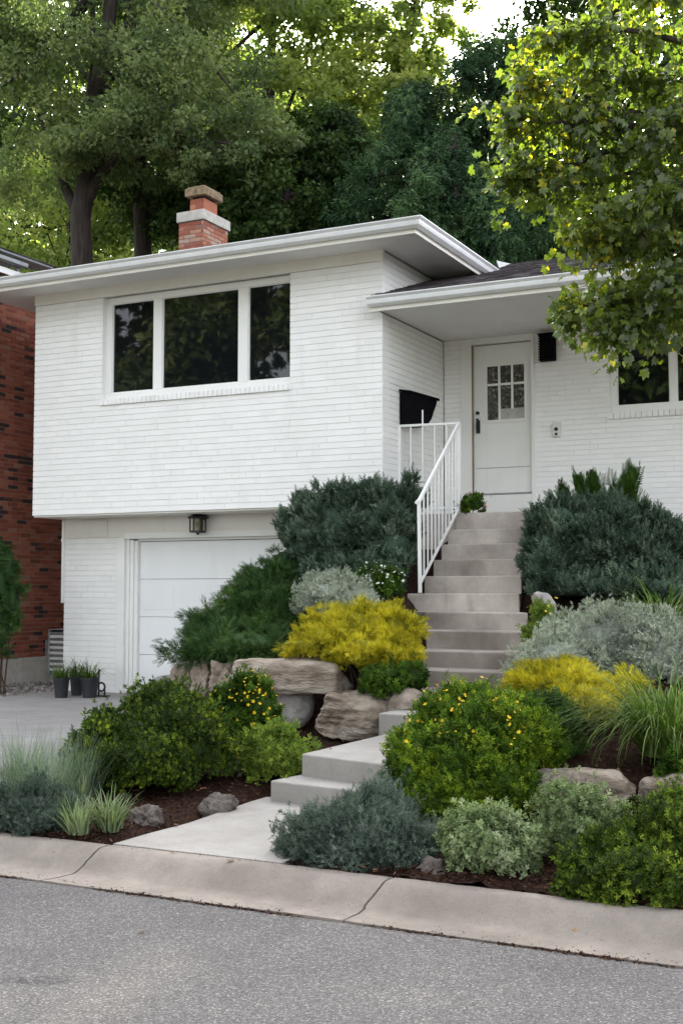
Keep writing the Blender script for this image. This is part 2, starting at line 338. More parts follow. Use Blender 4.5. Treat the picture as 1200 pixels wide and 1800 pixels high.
def lumps_for(c, w, d, h, k, rng, low=.3):
    c = np.array(c, float); Ls = [(c[0], c[1], c[2]+h*low, w/2*.84, d/2*.84, h*(1-low)*.9)]
    for i in range(k):
        a = rng.uniform(0, 6.28); e = rng.uniform(-.1, 1.2); r = rng.uniform(.28, .5)
        m = rng.uniform(.5, .68)
        Ls.append((c[0]+math.cos(a)*math.cos(e)*w/2*m, c[1]+math.sin(a)*math.cos(e)*d/2*m, c[2]+h*low+math.sin(e)*h*(1-low)*m,
                   w/2*r, d/2*r, h*(1-low)*r*1.1))
    return np.array(Ls)
def mound_pts(Ls, n, rng, shell=.12, zmin=-.5, amp=.08, k=5, seed=0):
    area = (Ls[:,3]*Ls[:,4]+Ls[:,3]*Ls[:,5]+Ls[:,4]*Ls[:,5]); idx = rng.choice(len(Ls), n*2, p=area/area.sum())
    d = nrm(rng.normal(size=(n*2, 3))); l = Ls[idx]
    s = (1-np.abs(rng.normal(0, shell, n*2)))*(1+amp*wob(d+idx[:,None]*.7, k, seed))
    p = l[:,:3]+d*l[:,3:]*s[:,None]; nr = nrm(d/l[:,3:])
    ok = d[:,2] > zmin
    for i, L_ in enumerate(Ls):
        q = np.linalg.norm((p-L_[:3])/L_[3:], axis=1); ok &= (q > .8) | (idx == i)
    p, nr = p[ok], nr[ok]; return p[:n], nr[:n]
def core_mesh(Ls, scale=.8, seed=0):
    out = []
    bm = bmesh.new(); bmesh.ops.create_icosphere(bm, subdivisions=3, radius=1)
    v = np.array([p.co[:] for p in bm.verts]); q = np.array([[x.index for x in f.verts]+[f.verts[2].index] for f in bm.faces]); bm.free()
    f3 = q[:, :3]
    # triangles as quads: split by centroid-free trick -> keep as degenerate-free fans of 2 verts
    for i, l in enumerate(Ls):
        s = scale*(1+.07*wob(v, 6, seed+i)); p = l[:3]+v*np.where(v[:,2:3] < 0, np.array([1, 1, .5]), 1.)*l[3:]*s[:,None]
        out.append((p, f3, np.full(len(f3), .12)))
    return merge(out)
def axis_mix(nr, rng, out, up, rnd):
    return nrm(nr*out+np.array([0,0,1.])*up+rng.normal(size=nr.shape)*rnd)
def stems(root, c, w, d, h, n, rng, mat='twig', r=.008, name='stems'):
    mb = MB()
    for i in range(n):
        a = rng.uniform(0, 6.28); e = rng.uniform(.2, .75)
        b = (c[0]+math.cos(a)*w*.06, c[1]+math.sin(a)*d*.06, c[2]-.03)
        m = (c[0]+math.cos(a)*w*.2*e, c[1]+math.sin(a)*d*.2*e, c[2]+h*.35)
        t = (c[0]+math.cos(a)*w*.4*e, c[1]+math.sin(a)*d*.4*e, c[2]+h*.7)
        mb.tube([b, m, t], [r*1.4, r, r*.5], 6)
    return mb.build(name, M[mat], root)
SPR = {
 'box': (sprig(leaf2(.55), 7, 55, .55, 1), .065), 'oval': (sprig(leaf2(.42), 7, 60, .6, 2), .085),
 'needle': (sprig(leaf1(.26), 12, 48, .42, 3), .10), 'plume': (sprig(leaf2(.30), 13, 48, .36, 4), .13),
 'spray': (sprig(leaf1(.20), 13, 50, .40, 5, flat=True), .14), 'fluff': (sprig(leaf1(.26), 8, 45, .6, 6), .05),
 'fern': (sprig(leaf2(.26), 16, 62, .34, 7, flat=True), .22), 'rosette': (sprig(leaf2(.5), 8, 70, .62, 8), .05)}
GZ = None
def shrub(name, label, u, v, Y, wpx, hpx, kind, mat, n, depth=1.0, k=5, out=1., up=.5, rnd=.45, shell=.1, group=None, cat='shrub', seed=1,
          size=1., amp=.08, flowers=None, zbase=None, low=.3, zmin=-.5, lumps=None, core=.78, tb=0., rcl=None, pcl=26, flat=1., fwin=None):
    """u,v: pixel at the centre of the shrub's base; wpx,hpx its size in the photograph; Y its distance"""
    rng = np.random.default_rng(seed*97+5); p = PY(u, v, Y); s = sc(Y, u); w = wpx/s*1.0; h = hpx/s
    if zbase is not None: p[2] = zbase
    root = empty(name, p, label, cat, group)
    Ls = lumps_for(p, w, w*depth, h, k, rng, low)
    if lumps is not None:
        Ls = np.array([(PY(a, b, yy)[0], yy, PY(a, b, yy)[2], rx/sc(yy, a), ry/sc(yy, a), rz/sc(yy, a)) for a, b, yy, rx, ry, rz in lumps])
    rc = rcl if rcl else .065
    nc = int(n/pcl); cp, cn = mound_pts(Ls, nc, rng, .05, zmin, amp*1.3, 6, seed); ci = rng.integers(0, len(cp), int(n*.8))
    cs = rng.uniform(.5, 1.6, len(cp))*rc; cp = cp-cn*(rng.uniform(-.35, 1.3, len(cp))*rc)[:,None]
    dd = nrm(cn[ci]*.9+rng.normal(size=(len(ci), 3))*.75); sq = np.array([1, 1, flat])
    pts = cp[ci]+dd*(cs[ci]*(1-np.abs(rng.normal(0, .22, len(ci)))))[:,None]*sq; nr = nrm(dd+cn[ci]*.6)
    p2, n2 = mound_pts(Ls, int(n*.2), rng, .10, zmin, amp, 5, seed); p2 = p2-n2*rc*.5
    clt = np.concatenate([rng.uniform(0, 1, len(cp))[ci], rng.uniform(0, 1, len(p2))])
    push = np.where(rng.uniform(0, 1, len(pts)) < .07, rng.uniform(.2, 1.3, len(pts)), 0)*rc*.9
    pts = pts+(nr*.5+np.array([0, 0, .7]))*push[:,None]*(1 if up > .25 else .4)
    pts = np.concatenate([pts, p2]); nr = np.concatenate([nr, n2])
    g = ground(p[0], p[1])-.02
    ok = pts[:,2] > np.minimum(g, p[2])+.01; pts, nr, clt = pts[ok], nr[ok], clt[ok]
    ax = axis_mix(nr, rng, out, up, rnd); nn = nrm(nr+rng.normal(size=nr.shape)*.5)
    tpl, ln = SPR[kind]
    cl = .5+.35*wob(pts-p, 7/max(w, .3), seed+3)       # light and dark clumps
    A = scatter(tpl, pts-ax*ln*size*.4, rotm(ax, nn), rng.uniform(.7, 1.25, len(pts))*ln*size, rng, np.clip(cl*.45+clt*.45+rng.normal(0, .22, len(pts))+tb, 0, 1))
    qmesh('foliage', *A, L[mat], root)
    cm = core_mesh(Ls, core, seed); qmesh('dark_core', *cm, L[mat], root)  # solid core in dark leaf tint, added to block light inside the foliage
    mb = MB(); cen = Ls[:,:3].mean(0); bz = float(min(ground(cen[0], cen[1]), p[2]))
    for l_ in Ls:
        b_ = np.array([cen[0], cen[1]+.03, bz-.03])+rng.normal(size=3)*np.array([.03, .03, 0]); mb.tube([b_, (b_+l_[:3])/2+np.array([0, 0, .03]), l_[:3]], [.014, .010, .005], 6)
    mb.build('stems', M['twig'], root)
    if flowers:
        col, nf, fs, top = flowers
        fp, fn = mound_pts(Ls, nf*14, rng, .02, top, amp, 6, seed); f0 = flower_mesh(col, fs)
        if fwin is not None:
            dq = fp-CAM; zq = dq@Fv; uq = 600+FOC*(dq@Rv)/zq; vq = 900-FOC*(dq@Uv)/zq; inw = (uq > fwin[0]) & (uq < fwin[1]) & (vq > fwin[2]) & (vq < fwin[3]); fp, fn = fp[inw], fn[inw]
        keep = fn[:,1] < .25; fp, fn = fp[keep], fn[keep]
        sel = rng.permutation(len(fp))[:nf]
        # the side turned to the street flowers most
        fy = fn[:,1]; order = np.argsort(fy[sel]); sel = sel[order]
        for j in sel[:nf]:
            o = bpy.data.objects.new('flower_head', f0); COL.objects.link(o); o.parent = root
            q = fp[j]+fn[j]*(rc*1.05+rng.uniform(-.01, .015))-p; o.location = q; sc_ = rng.uniform(.6, 1.2); o.scale = (sc_,)*3
            o.rotation_euler = Vector(tuple(fn[j]+rng.normal(size=3)*.5+np.array([0, 0, .4]))).to_track_quat('Z', 'Y').to_euler()
    return root
_fm = {}
def flower_mesh(col, s):
    if (col, s) in _fm: return _fm[(col, s)]
    me = bpy.data.meshes.new('flower_head'); vs = [(0, 0, .15*s)]; fs = []
    for i in range(5):
        a = i*1.2566
        for da, r, z in ((-.45, .5, .12), (-.3, .95, .3), (.3, .95, .3), (.45, .5, .12)):
            vs.append((math.cos(a+da)*r*s, math.sin(a+da)*r*s, z*s))
        b = 1+i*4; fs += [(0, b, b+1, b+2), (0, b+2, b+3)]
    me.from_pydata(vs, [], fs); me.materials.append(M[col]); _fm[(col, s)] = me; return me
def blades(rng, n, c, rb, ln, wd, e0=(60, 88), bend=(30, 120), seg=6, az=None, straight=False):
    a = rng.uniform(0, 6.28, n) if az is None else rng.uniform(az[0], az[1], n)
    rr = rb*np.sqrt(rng.uniform(0, 1, n)); el = np.radians(rng.uniform(e0[0], e0[1], n)); bd = np.radians(rng.uniform(bend[0], bend[1], n))
    l = ln*rng.uniform(.55, 1.1, n); ad = a+rng.normal(0, .5, n)
    P = np.stack([c[0]+np.cos(a)*rr, c[1]+np.sin(a)*rr, np.full(n, c[2])], -1)
    side = np.stack([-np.sin(ad), np.cos(ad), np.zeros(n)], -1); rows = []
    for i in range(seg+1):
        t = i/seg; w = wd*(1-t)**.6*rng.uniform(.9, 1.1, n) if i < seg else wd*.08*np.ones(n)
        rows.append(P-side*w[:,None]/2); rows.append(P+side*w[:,None]/2)
        e = el-bd*((t+.5/seg)**1.4)
        P = P+np.stack([np.cos(ad)*np.cos(e), np.sin(ad)*np.cos(e), np.sin(e)], -1)*(l/seg)[:,None]
    V = np.stack(rows, 1)
    q = np.array([[2*i, 2*i+1, 2*i+3, 2*i+2] for i in range(seg)]); m = V.shape[1]
    Q = (q[None]+(np.arange(n)*m)[:,None,None]).reshape(-1, 4)
    T = np.repeat(rng.uniform(0, 1, n), seg); return V.reshape(-1,3), Q, T
def grass_clump(name, label, u, v, Y, ln, n, mat, wd=.008, rb=.08, seed=1, cat='grass clump', group=None, nclump=1, spread=0, z=None, part='blades', **k):
    rng = np.random.default_rng(seed+300); p = PY(u, v, Y)
    if z is not None: p[2] = z
    root = empty(name, p, label, cat, group); ls = []
    for i in range(nclump):
        c = p+np.array([rng.uniform(-1, 1)*spread, rng.uniform(-1, 1)*spread*.8, 0]) if nclump > 1 else p.copy()
        ls.append(blades(rng, n//nclump, c, rb, ln*rng.uniform(.8, 1.1), wd, **k))
    qmesh(part, *merge(ls), L[mat], root); return root

# ------------------------------------------------------------------ terrain
SV = [900,930,956,983.5,1012.5,1043.5,1076.5,1110,1146,1181,1217.5,1257]
SL = [800,786,775,761,745,715,747,749,742,736,736,665]
SR = [938,934,920,918,916,912,927,926,927,927,927,800]
SY = [14.1,13.75,13.4,13.05,12.7,12.25,11.8,11.35,10.9,10.45,10.0,9.2]
STEP = []
for v_, l_, r_, y_ in zip(SV, SL, SR, SY):
    a, b = PY(l_, v_, y_), PY(r_, v_, y_); z = (a[2]+b[2])/2
    STEP.append((a[0], b[0], y_, z))
sy = np.array([5.0, 7.5, 9.2, 10.0, 10.45, 10.9, 11.35, 11.8, 12.7, 14.1, 16]); 
szc = np.array([.06, .08, .35, .50, .63, .80, .98, 1.15, 1.52, 2.25, 2.3])
sxc = np.array([-3.9, -3.9, -3.85, -3.75, -3.92, -4.07, -4.2, -4.4, -4.77, -5.0, -5.0])
swd = np.array([.52, .52, .45, .52, .55, .55, .55, .58, .6, .55, .6])
XBY = [5.8, 9.3, 10.2, 12.6, 14.3, 30]; XBX = [-6.55, -6.2, -6.55, -8.2, -8.4, -8.4]
def ground(x, y):
    x = np.asarray(x, float); y = np.asarray(y, float)
    hr = np.interp(y, [5.8,7.4,7.62,8.9,10,12,14,15.7,20], [.12,.24,.46,.62,.86,1.35,1.9,2.3,2.35])
    hl = np.interp(y, [5.8,7.5,9.3,10.0,10.35,12,13.6,14.3,20], [.12,.17,.28,.34,.88,1.45,2.0,2.15,2.2])
    xc = np.interp(y, sy, sxc); w = np.interp(y, sy, swd); hs = np.interp(y, sy, szc)
    h = np.where(x > xc, hr, hl); d = np.abs(x-xc)-w
    t = np.clip((d+.02)/.22, 0, 1); t = t*t*(3-2*t); h = hs*(1-t)+h*t
    xb = np.interp(y, XBY, XBX); h = np.where(y > 9.6, np.minimum(h, .45+np.maximum(x-xb, 0)*.75), h)
    t = np.clip((x-xb)/.2, 0, 1); dr = np.interp(y, [5.9, 14.3], [.05, .09])
    return dr*(1-t)+h*t
xs = np.arange(-10, 4.01, .045); ys = np.arange(5.87, 16.5, .045)
gx, gy = np.meshgrid(xs, ys); gz = ground(gx, gy)
rg = np.random.default_rng(3)
gz = gz+.012*wob(np.stack([gx, gy, gx*0], -1), 7, 1)+.008*wob(np.stack([gx, gy, gx*0], -1), 23, 2)+rg.normal(0, .006, gx.shape)
nx, ny = len(xs), len(ys); I = np.arange(nx*ny).reshape(ny, nx)
Q = np.stack([I[:-1,:-1], I[:-1,1:], I[1:,1:], I[1:,:-1]], -1).reshape(-1, 4)
soil = qmesh('garden_soil', np.stack([gx, gy, gz], -1).reshape(-1, 3), Q, np.full(len(Q), .5), M['mulch']); soil['kind'] = 'structure'
# bark chips
nchip = 42000
cx = rg.uniform(-7.5, .8, nchip); cy = 5.9+(rg.uniform(0, 1, nchip)**1.5)*6
okc = np.abs(cx-np.interp(cy, sy, sxc)) > np.interp(cy, sy, swd)+.0
okc &= cx > np.interp(cy, XBY, XBX)+.06
cx, cy = cx[okc], cy[okc]; cz = ground(cx, cy)+.014+.008*wob(np.stack([cx, cy, cx*0], -1), 23, 2)+rg.uniform(-.004, .008, len(cx))
ax = nrm(rg.normal(size=(len(cx), 3))*np.array([1, 1, .28])); nn = nrm(rg.normal(size=(len(cx), 3))*.5+np.array([0, 0, 1]))
tpl = (np.array([(-.16,0,0),(.16,0,0),(.2,.9,.05),(-.12,1,.0),(0,.1,.12),(0,.85,.14)]), np.array([[0,1,5,4],[1,2,5,4],[0,4,5,3],[4,1,2,5]]))
A = scatter(tpl, np.stack([cx, cy, cz], -1), rotm(ax, nn), rg.uniform(.008, .034, len(cx)), rg)
ch = qmesh('bark_mulch', *A, M['chips']); tag(ch, 'dark brown shredded bark mulch covering the planting beds', 'mulch', kind='stuff')

# wide ground, hill behind, road, kerb
mb = MB(); mb.box(-80, 60, -60, 120, -.6, -.05); struct(mb, 'ground', M['hill'])
mb = MB()
rows = [(21.5, 1.2), (24, 2.0), (30, 4.5), (40, 8), (60, 11), (110, 13)]
hv = []; XS = list(range(-75, 56, 5))
for j, (y, z) in enumerate(rows):
    for x in XS: hv.append((x, y+1.5*math.sin(x*.3+j), z+.5*math.sin(x*.21+j*2)))
n = len(XS); mb.add(hv, [(j*n+i, j*n+i+1, (j+1)*n+i+1, (j+1)*n+i) for j in range(len(rows)-1) for i in range(n-1)])
struct(mb, 'hillside', M['hill'], smooth=True)
# road surface: slightly ragged edge against the gutter pan
mb = MB(); ex = np.arange(-30, 15.01, .04); rr = random.Random(4)
ey = 5.385+.010*np.array([mn.noise(Vector((x*2.2, 0, 0)))+.9*mn.noise(Vector((x*11, 3, 0))) for x in ex])
top = [(x, y, .0+.003*mn.noise(Vector((x*5, 1, 1)))) for x, y in zip(ex, ey)]; bot = [(x, -9, -.05) for x in ex]; dn = [(x, y+.004, -.04) for x, y in zip(ex, ey)]
n = len(ex); mb.add(top+bot+dn, [(i, n+i, n+i+1, i+1) for i in range(n-1)]+[(i, i+1, 2*n+i+1, 2*n+i) for i in range(n-1)])
struct(mb, 'road', M['asphalt'])
def kerb_profile(x):      # (y, z)
    yy = np.concatenate([np.linspace(5.405, 5.60, 6), np.linspace(5.615, 5.80, 14), np.linspace(5.82, 5.865, 3)]); tt_ = np.clip((yy-5.575)/.225, 0, 1); zz = .006+.120*tt_*tt_*(3-2*tt_)
    return [(5.405, -.05)]+list(zip(yy.tolist(), zz.tolist()))+[(5.872, .112), (5.872, -.05)]
c1 = [(PZ(70,1550,0)[0], 5.405), (PZ(157,1499,.12)[0]+.25, 5.62), (PZ(157,1499,.12)[0], 5.87)]; a_, b_ = c1[0][0], c1[2][0]; c1[1] = (a_*.42+b_*.58, 5.62)
c2 = [(PZ(603,1621,0)[0], 5.405), (PZ(630,1603,.01)[0], 5.5), (PZ(652,1582,.04)[0], 5.64), (PZ(660,1565,.1)[0], 5.75), (PZ(680,1550,.12)[0], 5.87)]
def cut(c, y, s):
    x = np.interp(y, [a[1] for a in c], [a[0] for a in c]); return x+.012*mn.noise(Vector((y*40, s, 0)))
cuts = [None, c1, c2, None]
for k in range(3):
    mb = MB(); nseg = 150 if k else 60; rings = []
    for i in range(nseg+1):
        t = i/nseg; ring = []
        for (y, z) in kerb_profile(0):
            a = -14 if cuts[k] is None else cut(cuts[k], y, k)+.007
            b = 6 if cuts[k+1] is None else cut(cuts[k+1], y, k+1)-.007
            x = a+(b-a)*t; w = .006*mn.noise(Vector((x*1.3, y*3, 0)))
            zz = z+(.005*mn.noise(Vector((x*2.1, y*6, 5)))+.0022*mn.noise(Vector((x*17, y*19, 5))) if z > 0 else 0)
            if y > 5.6 and y < 5.8: w += .004*mn.noise(Vector((x*9, y*9, 2)))
            ring.append((x, y+w, zz))
        rings.append(ring)
    mb.sweep(None, rings); struct(mb, 'kerb', M['conc_kerb'], smooth=True)
mb = MB(); mb.box(-30, 15, 5.3, 5.9, -.045, -.018); struct(mb, 'road_base', M['mulch'])
# grit along the asphalt joint
rng = np.random.default_rng(9); n = 4200
gxx = rng.uniform(-6, .6, n); dens = (np.sin(gxx*3.1)+np.sin(gxx*7.7+1)+1.2) > rng.uniform(0, 2.6, n); gxx = gxx[dens]; n = len(gxx)
gp = np.stack([gxx, 5.396+rng.normal(0, .012, n), rng.uniform(-.002, .006, n)], -1)
ax = nrm(rng.normal(size=(n, 3))*np.array([1, 1, .2])); A = scatter(tpl, gp, rotm(ax, nrm(rng.normal(size=(n, 3))*.4+np.array([0, 0, 1]))), rng.uniform(.008, .024, n), rng)
tag(qmesh('leaf_litter', *A, M['chips']), 'thin brown line of leaf litter along the gutter joint', 'leaf litter', kind='stuff')
rng = np.random.default_rng(19); n = 700; lx = rng.uniform(-5.6, .2, n); side = rng.uniform(0, 1, n)
ly = np.where(side < .7, 5.868-np.abs(rng.normal(0, .035, n)), 5.41+np.abs(rng.normal(0, .05, n))); t_ = np.clip((ly-5.575)/.225, 0, 1); lz = .008+.12*t_*t_*(3-2*t_)+.004
A = scatter(tpl, np.stack([lx, ly, lz], -1), rotm(nrm(rng.normal(size=(n, 3))*np.array([1, 1, .12])), nrm(rng.normal(size=(n, 3))*.25+np.array([0, 0, 1]))), rng.uniform(.004, .014, n), rng)
tag(qmesh('kerb_litter', *A, M['chips']), 'scattered bark crumbs and grit lying on the kerb', 'bark crumbs', kind='stuff')
for (u, v, z) in ((200,1528,.02),(545,1586,.05),(305,1500,.125),(1085,1355,.5),(865,1327,.52),(700,1295,.2),(975,1497,.22),(357,1388,.2),(310,1452,.14),(740,1600,.01),(500,1478,.13),(405,1515,.02),(640,1575,.03),(900,1610,.05),(330,1560,0.0),(95,1500,.09),(1010,1640,.03),(620,1345,.29),(580,1318,.44),(60,1275,.11),(150,1255,.12),(820,1690,0.0),(250,1640,0.0),(560,1440,.14),(1120,1690,0.0)):
    if u in (200, 545, 95, 740, 640, 1010, 405):
        for _ in range(4):
            p = PZ(u, v, z); t_ = min(1, max(0, (p[1]-5.575)/.225)); z = .006+.12*t_*t_*(3-2*t_) if p[1] > 5.4 else 0
    if u in (820, 1120): continue
    p = PZ(u, v, z); p[2] = max(z, float(ground(p[0], p[1]))+.02 if p[1] > 5.88 else z)+.006
    mb = MB(); a = rr.uniform(0, 6); s = rr.uniform(.014, .03); ca, sa = math.cos(a)*s, math.sin(a)*s
    pts = [(-1,-.1,.0),(-.3,-.5,.25),(.6,-.4,.1),(1,.1,.35),(.4,.5,.15),(-.5,.4,.3)]
    mb.add([(p[0]+ca*x-sa*y, p[1]+sa*x+ca*y, p[2]+z_*s) for x, y, z_ in pts]+[(p[0], p[1], p[2])], [(6,i,(i+1)%6) for i in range(6)])
    tag(mb.build('fallen_leaf', M['rust']), 'small curled dry brown leaf lying on the ground', 'leaf', 'dry leaves fallen on kerb, path and mulch')

# driveway, walkway
mb = MB(); dz = lambda y: np.interp(y, [5.87, 14.3], [.125, .15])
poly = [(-12.1,5.87),(-6.62,5.87),(-6.5,9.3),(-7.05,10.2),(-8.8,12.6),(-8.7,14.3),(-12.1,14.3)]
for (ya, yb) in ((5.872, 9.68), (9.695, 14.29)):
    def clipx(y): return np.interp(y, XBY, XBX)-.02
    yy = [ya]+[y for y in (9.3, 10.2, 12.6) if ya < y < yb]+[yb]
    pl = [(-11.9 if y < 13 else -11.72, y) for y in yy[::-1]]+[(float(clipx(y)), y) for y in yy]
    n = len(pl); mb.add([(x, y, dz(y)) for x, y in pl]+[(x, y, -.04) for x, y in pl], [tuple(range(n)), tuple(range(n, 2*n))[::-1]]+[(i,(i+1)%n,n+(i+1)%n,n+i) for i in range(n)])
struct(mb, 'driveway', M['conc_drive'])
mb = MB()
wl = [PZ(187,1487,.13), PZ(262,1466,.13), PZ(330,1448,.135), PZ(400,1424,.14), PZ(440,1411,.14), PZ(468,1402,.145)]
pl = [(wl[0][0], 5.876)]+[(p[0], p[1]) for p in wl[1:]]+[(-4.3, 7.62), (-3.3, 7.62), (-3.3, 5.876)]
pl = pl[::-1]; n = len(pl)
zf = lambda y: float(np.interp(y, [5.87, 7.6], [.131, .15]))
mb.add([(x, y, zf(y)) for x, y in pl]+[(x, y, 0) for x, y in pl], [tuple(range(n)), tuple(range(n, 2*n))[::-1]]+[(i,(i+1)%n,n+(i+1)%n,n+i) for i in range(n)])
struct(mb, 'walkway', M['conc_slab'])
# low steps
a, b = PZ(475,1372,.285), PZ(655,1393,.285)
d = (b-a)/np.linalg.norm(b-a); bk = np.array([-d[1], d[0], 0])
e1 = empty('concrete_step', (a[0], a[1], .1), 'lowest pale concrete step rising from the front path', 'step')
mb = MB(); c = a+d*1.15; mb.prism([tuple(q[:2]) for q in (a, c, c+bk*.8, a+bk*.8)], .08, .285); mb.build('slab', M['conc_slab'], e1, bevel=.014, seg=3)
a2, b2 = PZ(530,1325,.44), PZ(695,1346,.44); bk_ = PZ(665,1293,.44)
e2 = empty('concrete_step', (a2[0], a2[1], .2), 'wide pale concrete landing slab above the lowest step', 'step')
d2 = (b2-a2)/np.linalg.norm(b2-a2); mb = MB(); c = a2+d2*1.3
mb.prism([tuple(q[:2]) for q in (a2, c, c+np.array([.2, 1.5, 0]), bk_+np.array([0, .2, 0]), bk_)], .2, .44); mb.build('slab', M['conc_slab'], e2, bevel=.014, seg=3)
# main staircase
st = empty('concrete_staircase', (-4.3, 9.2, .2), 'long flight of grey concrete steps climbing to the front door', 'staircase')
for k in range(11, -1, -1):
    x0, x1, y, z = STEP[k]; ynext = STEP[k-1][2]+.12 if k else 15.66
    xa, xb = (STEP[k-1][0], STEP[k-1][1]) if k else (x0, x1)
    if k == 11: xa, xb = x0, x1
    if k == 5: xa = x0
    mb = MB()
    if k == 0:
        mb.prism([(x0, y), (x1, y), (-4.5, y+.2), (-4.5, 15.68), (-6.27, 15.68), (-6.27, y+.02), (x0-.01, y+.02)], z-.55, z)
    else:
        tt = (ynext-y)/max(STEP[k-1][2]-y, .1)
        mb.prism([(x0, y), (x1, y), (x1+(xb-x1)*tt, ynext), (x0+(xa-x0)*tt, ynext)], z-.42, z)
    mb.build('landing' if k == 0 else 'step', M['conc_steps'] if k < 11 else M['conc_slab'], st, bevel=.013, seg=3)

# ------------------------------------------------------------------ walls in real bricks
def bricks(mb, bk, u0, u1, z0, z1, fn, openings=(), L_=.215, H=.0677, out=.007, jv=.003, jh=.010, rnd=None, tintf=None, seed=0, corner=0):
    """courses of single bricks on a face; fn(u, d, z) -> world point, d = how far the brick stands out"""
    r = random.Random(seed); n = int(round((z1-z0)/H)); H = (z1-z0)/n
    for c in range(n):
        za, zb = z0+c*H, z0+(c+1)*H-jh
        u = u0-(L_/2 if c % 2 else 0); wave = r.uniform(-.0012, .0012)
        while u < u1:
            jq = jv if jv > .002 else (.0022 if r.random() < .35 else -.0004)
            a, b = max(u, u0), min(u+L_-jq, u1); u += L_
            segs = [(a, b)]
            for (oa, ob, oza, ozb) in openings:
                if zb > oza+.01 and za < ozb-.01:
                    ns = []
                    for s_, e_ in segs:
                        if e_ <= oa or s_ >= ob: ns.append((s_, e_)); continue
                        if s_ < oa: ns.append((s_, oa))
                        if e_ > ob: ns.append((ob, e_))
                    segs = ns
            for s_, e_ in segs:
                if e_-s_ < .012: continue
                o = out+r.uniform(-.001, .0012); ie = .001 if jv > .002 else .0001; t = tintf(r) if tintf else r.random(); dz_ = r.uniform(-.001, .001)+wave
                vs = [fn(s_, 0, za+dz_), fn(e_, 0, za+dz_), fn(e_, 0, zb+dz_), fn(s_, 0, zb+dz_),
                      fn(s_+ie, o, za+dz_+.0015), fn(e_-ie, o, za+dz_+.0015), fn(e_-ie, o, zb+dz_-.0015), fn(s_+ie, o, zb+dz_-.0015)]
                mb.add(vs, [(4,5,6,7),(0,1,5,4),(1,2,6,5),(2,3,7,6),(3,0,4,7)], t)
def slab_with_holes(mb, u0, u1, z0, z1, openings, fn, th):
    us = sorted({u0, u1, *[o[0] for o in openings], *[o[1] for o in openings]}); zs = sorted({z0, z1, *[o[2] for o in openings], *[o[3] for o in openings]})
    us = [u for u in us if u0 <= u <= u1]; zs = [z for z in zs if z0 <= z <= z1]
    for ua, ub in zip(us, us[1:]):
        col = []
        for za, zb in zip(zs, zs[1:]):
            m = ((ua+ub)/2, (za+zb)/2)
            if any(o[0] < m[0] < o[1] and o[2] < m[1] < o[3] for o in openings): continue
            if col and abs(col[-1][1]-za) < 1e-6: col[-1][1] = zb
            else: col.append([za, zb])
        for za, zb in col:
            vs = [fn(ua, 0, za), fn(ub, 0, za), fn(ub, 0, zb), fn(ua, 0, zb), fn(ua, -th, za), fn(ub, -th, za), fn(ub, -th, zb), fn(ua, -th, zb)]
            mb.add(vs, [(0,1,2,3),(7,6,5,4),(0,4,5,1),(1,5,6,2),(2,6,7,3),(3,7,4,0)])
YU, YG, YP = 13.67, 14.27, 15.69; XL, XR = -11.78, -6.28
house = empty('white_brick_house', (-8.5, 14.3, .1), 'white painted brick split level house with a garage underneath', 'house')
def wallpart(name, u0, u1, z0, z1, fn, ops=(), mat='white_brick', mort='mortar_white', th=.2, parent=house, **k):
    if mat == 'white_brick': k.setdefault('jv', .0012); k.setdefault('out', .0085)
    mb = MB(); bricks(mb, None, u0, u1, z0, z1, fn, ops, **k); o = mb.build(name, M[mat], parent)
    mb = MB(); slab_with_holes(mb, u0, u1, z0, z1, list(ops), fn, th); mb.build('mortar', M[mort], o); return o
front = lambda Yp: (lambda u, d, z: (u, Yp+.007-d, z))
W1 = (-10.575, -7.585, 4.255, 5.70)
wallpart('upper_wall', XL, XR, 2.665, 5.695, front(YU), [W1], seed=1, H=.079)
east = lambda X: (lambda u, d, z: (X-.007+d, u, z))
wallpart('side_wall', YU+.012, YP-.005, 2.4, 5.84, east(XR), seed=2, H=.079)
west = lambda X: (lambda u, d, z: (X+.007-d, u, z))
wallpart('west_wall', YU+.012, 21, 2.665, 5.84, west(XL), seed=3)
DOOR = (-6.02, -4.985, 2.4, 5.06); W2 = (-3.96, -2.25, 3.90, 5.0)
wallpart('entry_wall', -6.27, 4.0, 2.1, 5.05, front(YP), [DOOR, W2], seed=4)
GD = (-10.73, -7.9, .0, 2.36)
wallpart('garage_wall', -11.68, -10.73, .02, 2.36, front(YG), seed=5, H=.079)
wallpart('garage_wall', -7.9, -6.1, .02, 2.36, front(YG), seed=6, H=.079)
mb = MB(); mb.box(-11.672, -6.1, YG-.012, YG+.18, 2.362, 2.66); mb.box(XL+.01, XR-.02, YU+.02, 21, 2.640, 2.662)
mb.build('lintel_panel', M['cream_paint'], house, bevel=.004)
for bx, nm in (((XL+.05, XR-.05, 20.8, 21, .0, 5.84), 'rear_wall'), ((-11.66, -11.5, YG+.2, 20.79, .0, 2.63), 'west_wall'), ((-6.2, 4, 20.8, 21, .0, 5.04), 'rear_wall'), ((3.9, 4.0, YP+.21, 20.79, 0, 5.04), 'end_wall'), ((-6.4, -6.285, 14.5, 15.6, 0, 2.39), 'foundation_wall')):
    mb = MB(); mb.box(*bx); mb.build(nm, M['white_brick'], house)
mb = MB(); mb.box(XL-.012, XR+.012, YU-.014, YU+.05, 5.697, 5.845); mb.build('frieze_board', M['cream_paint'], house, bevel=.004)
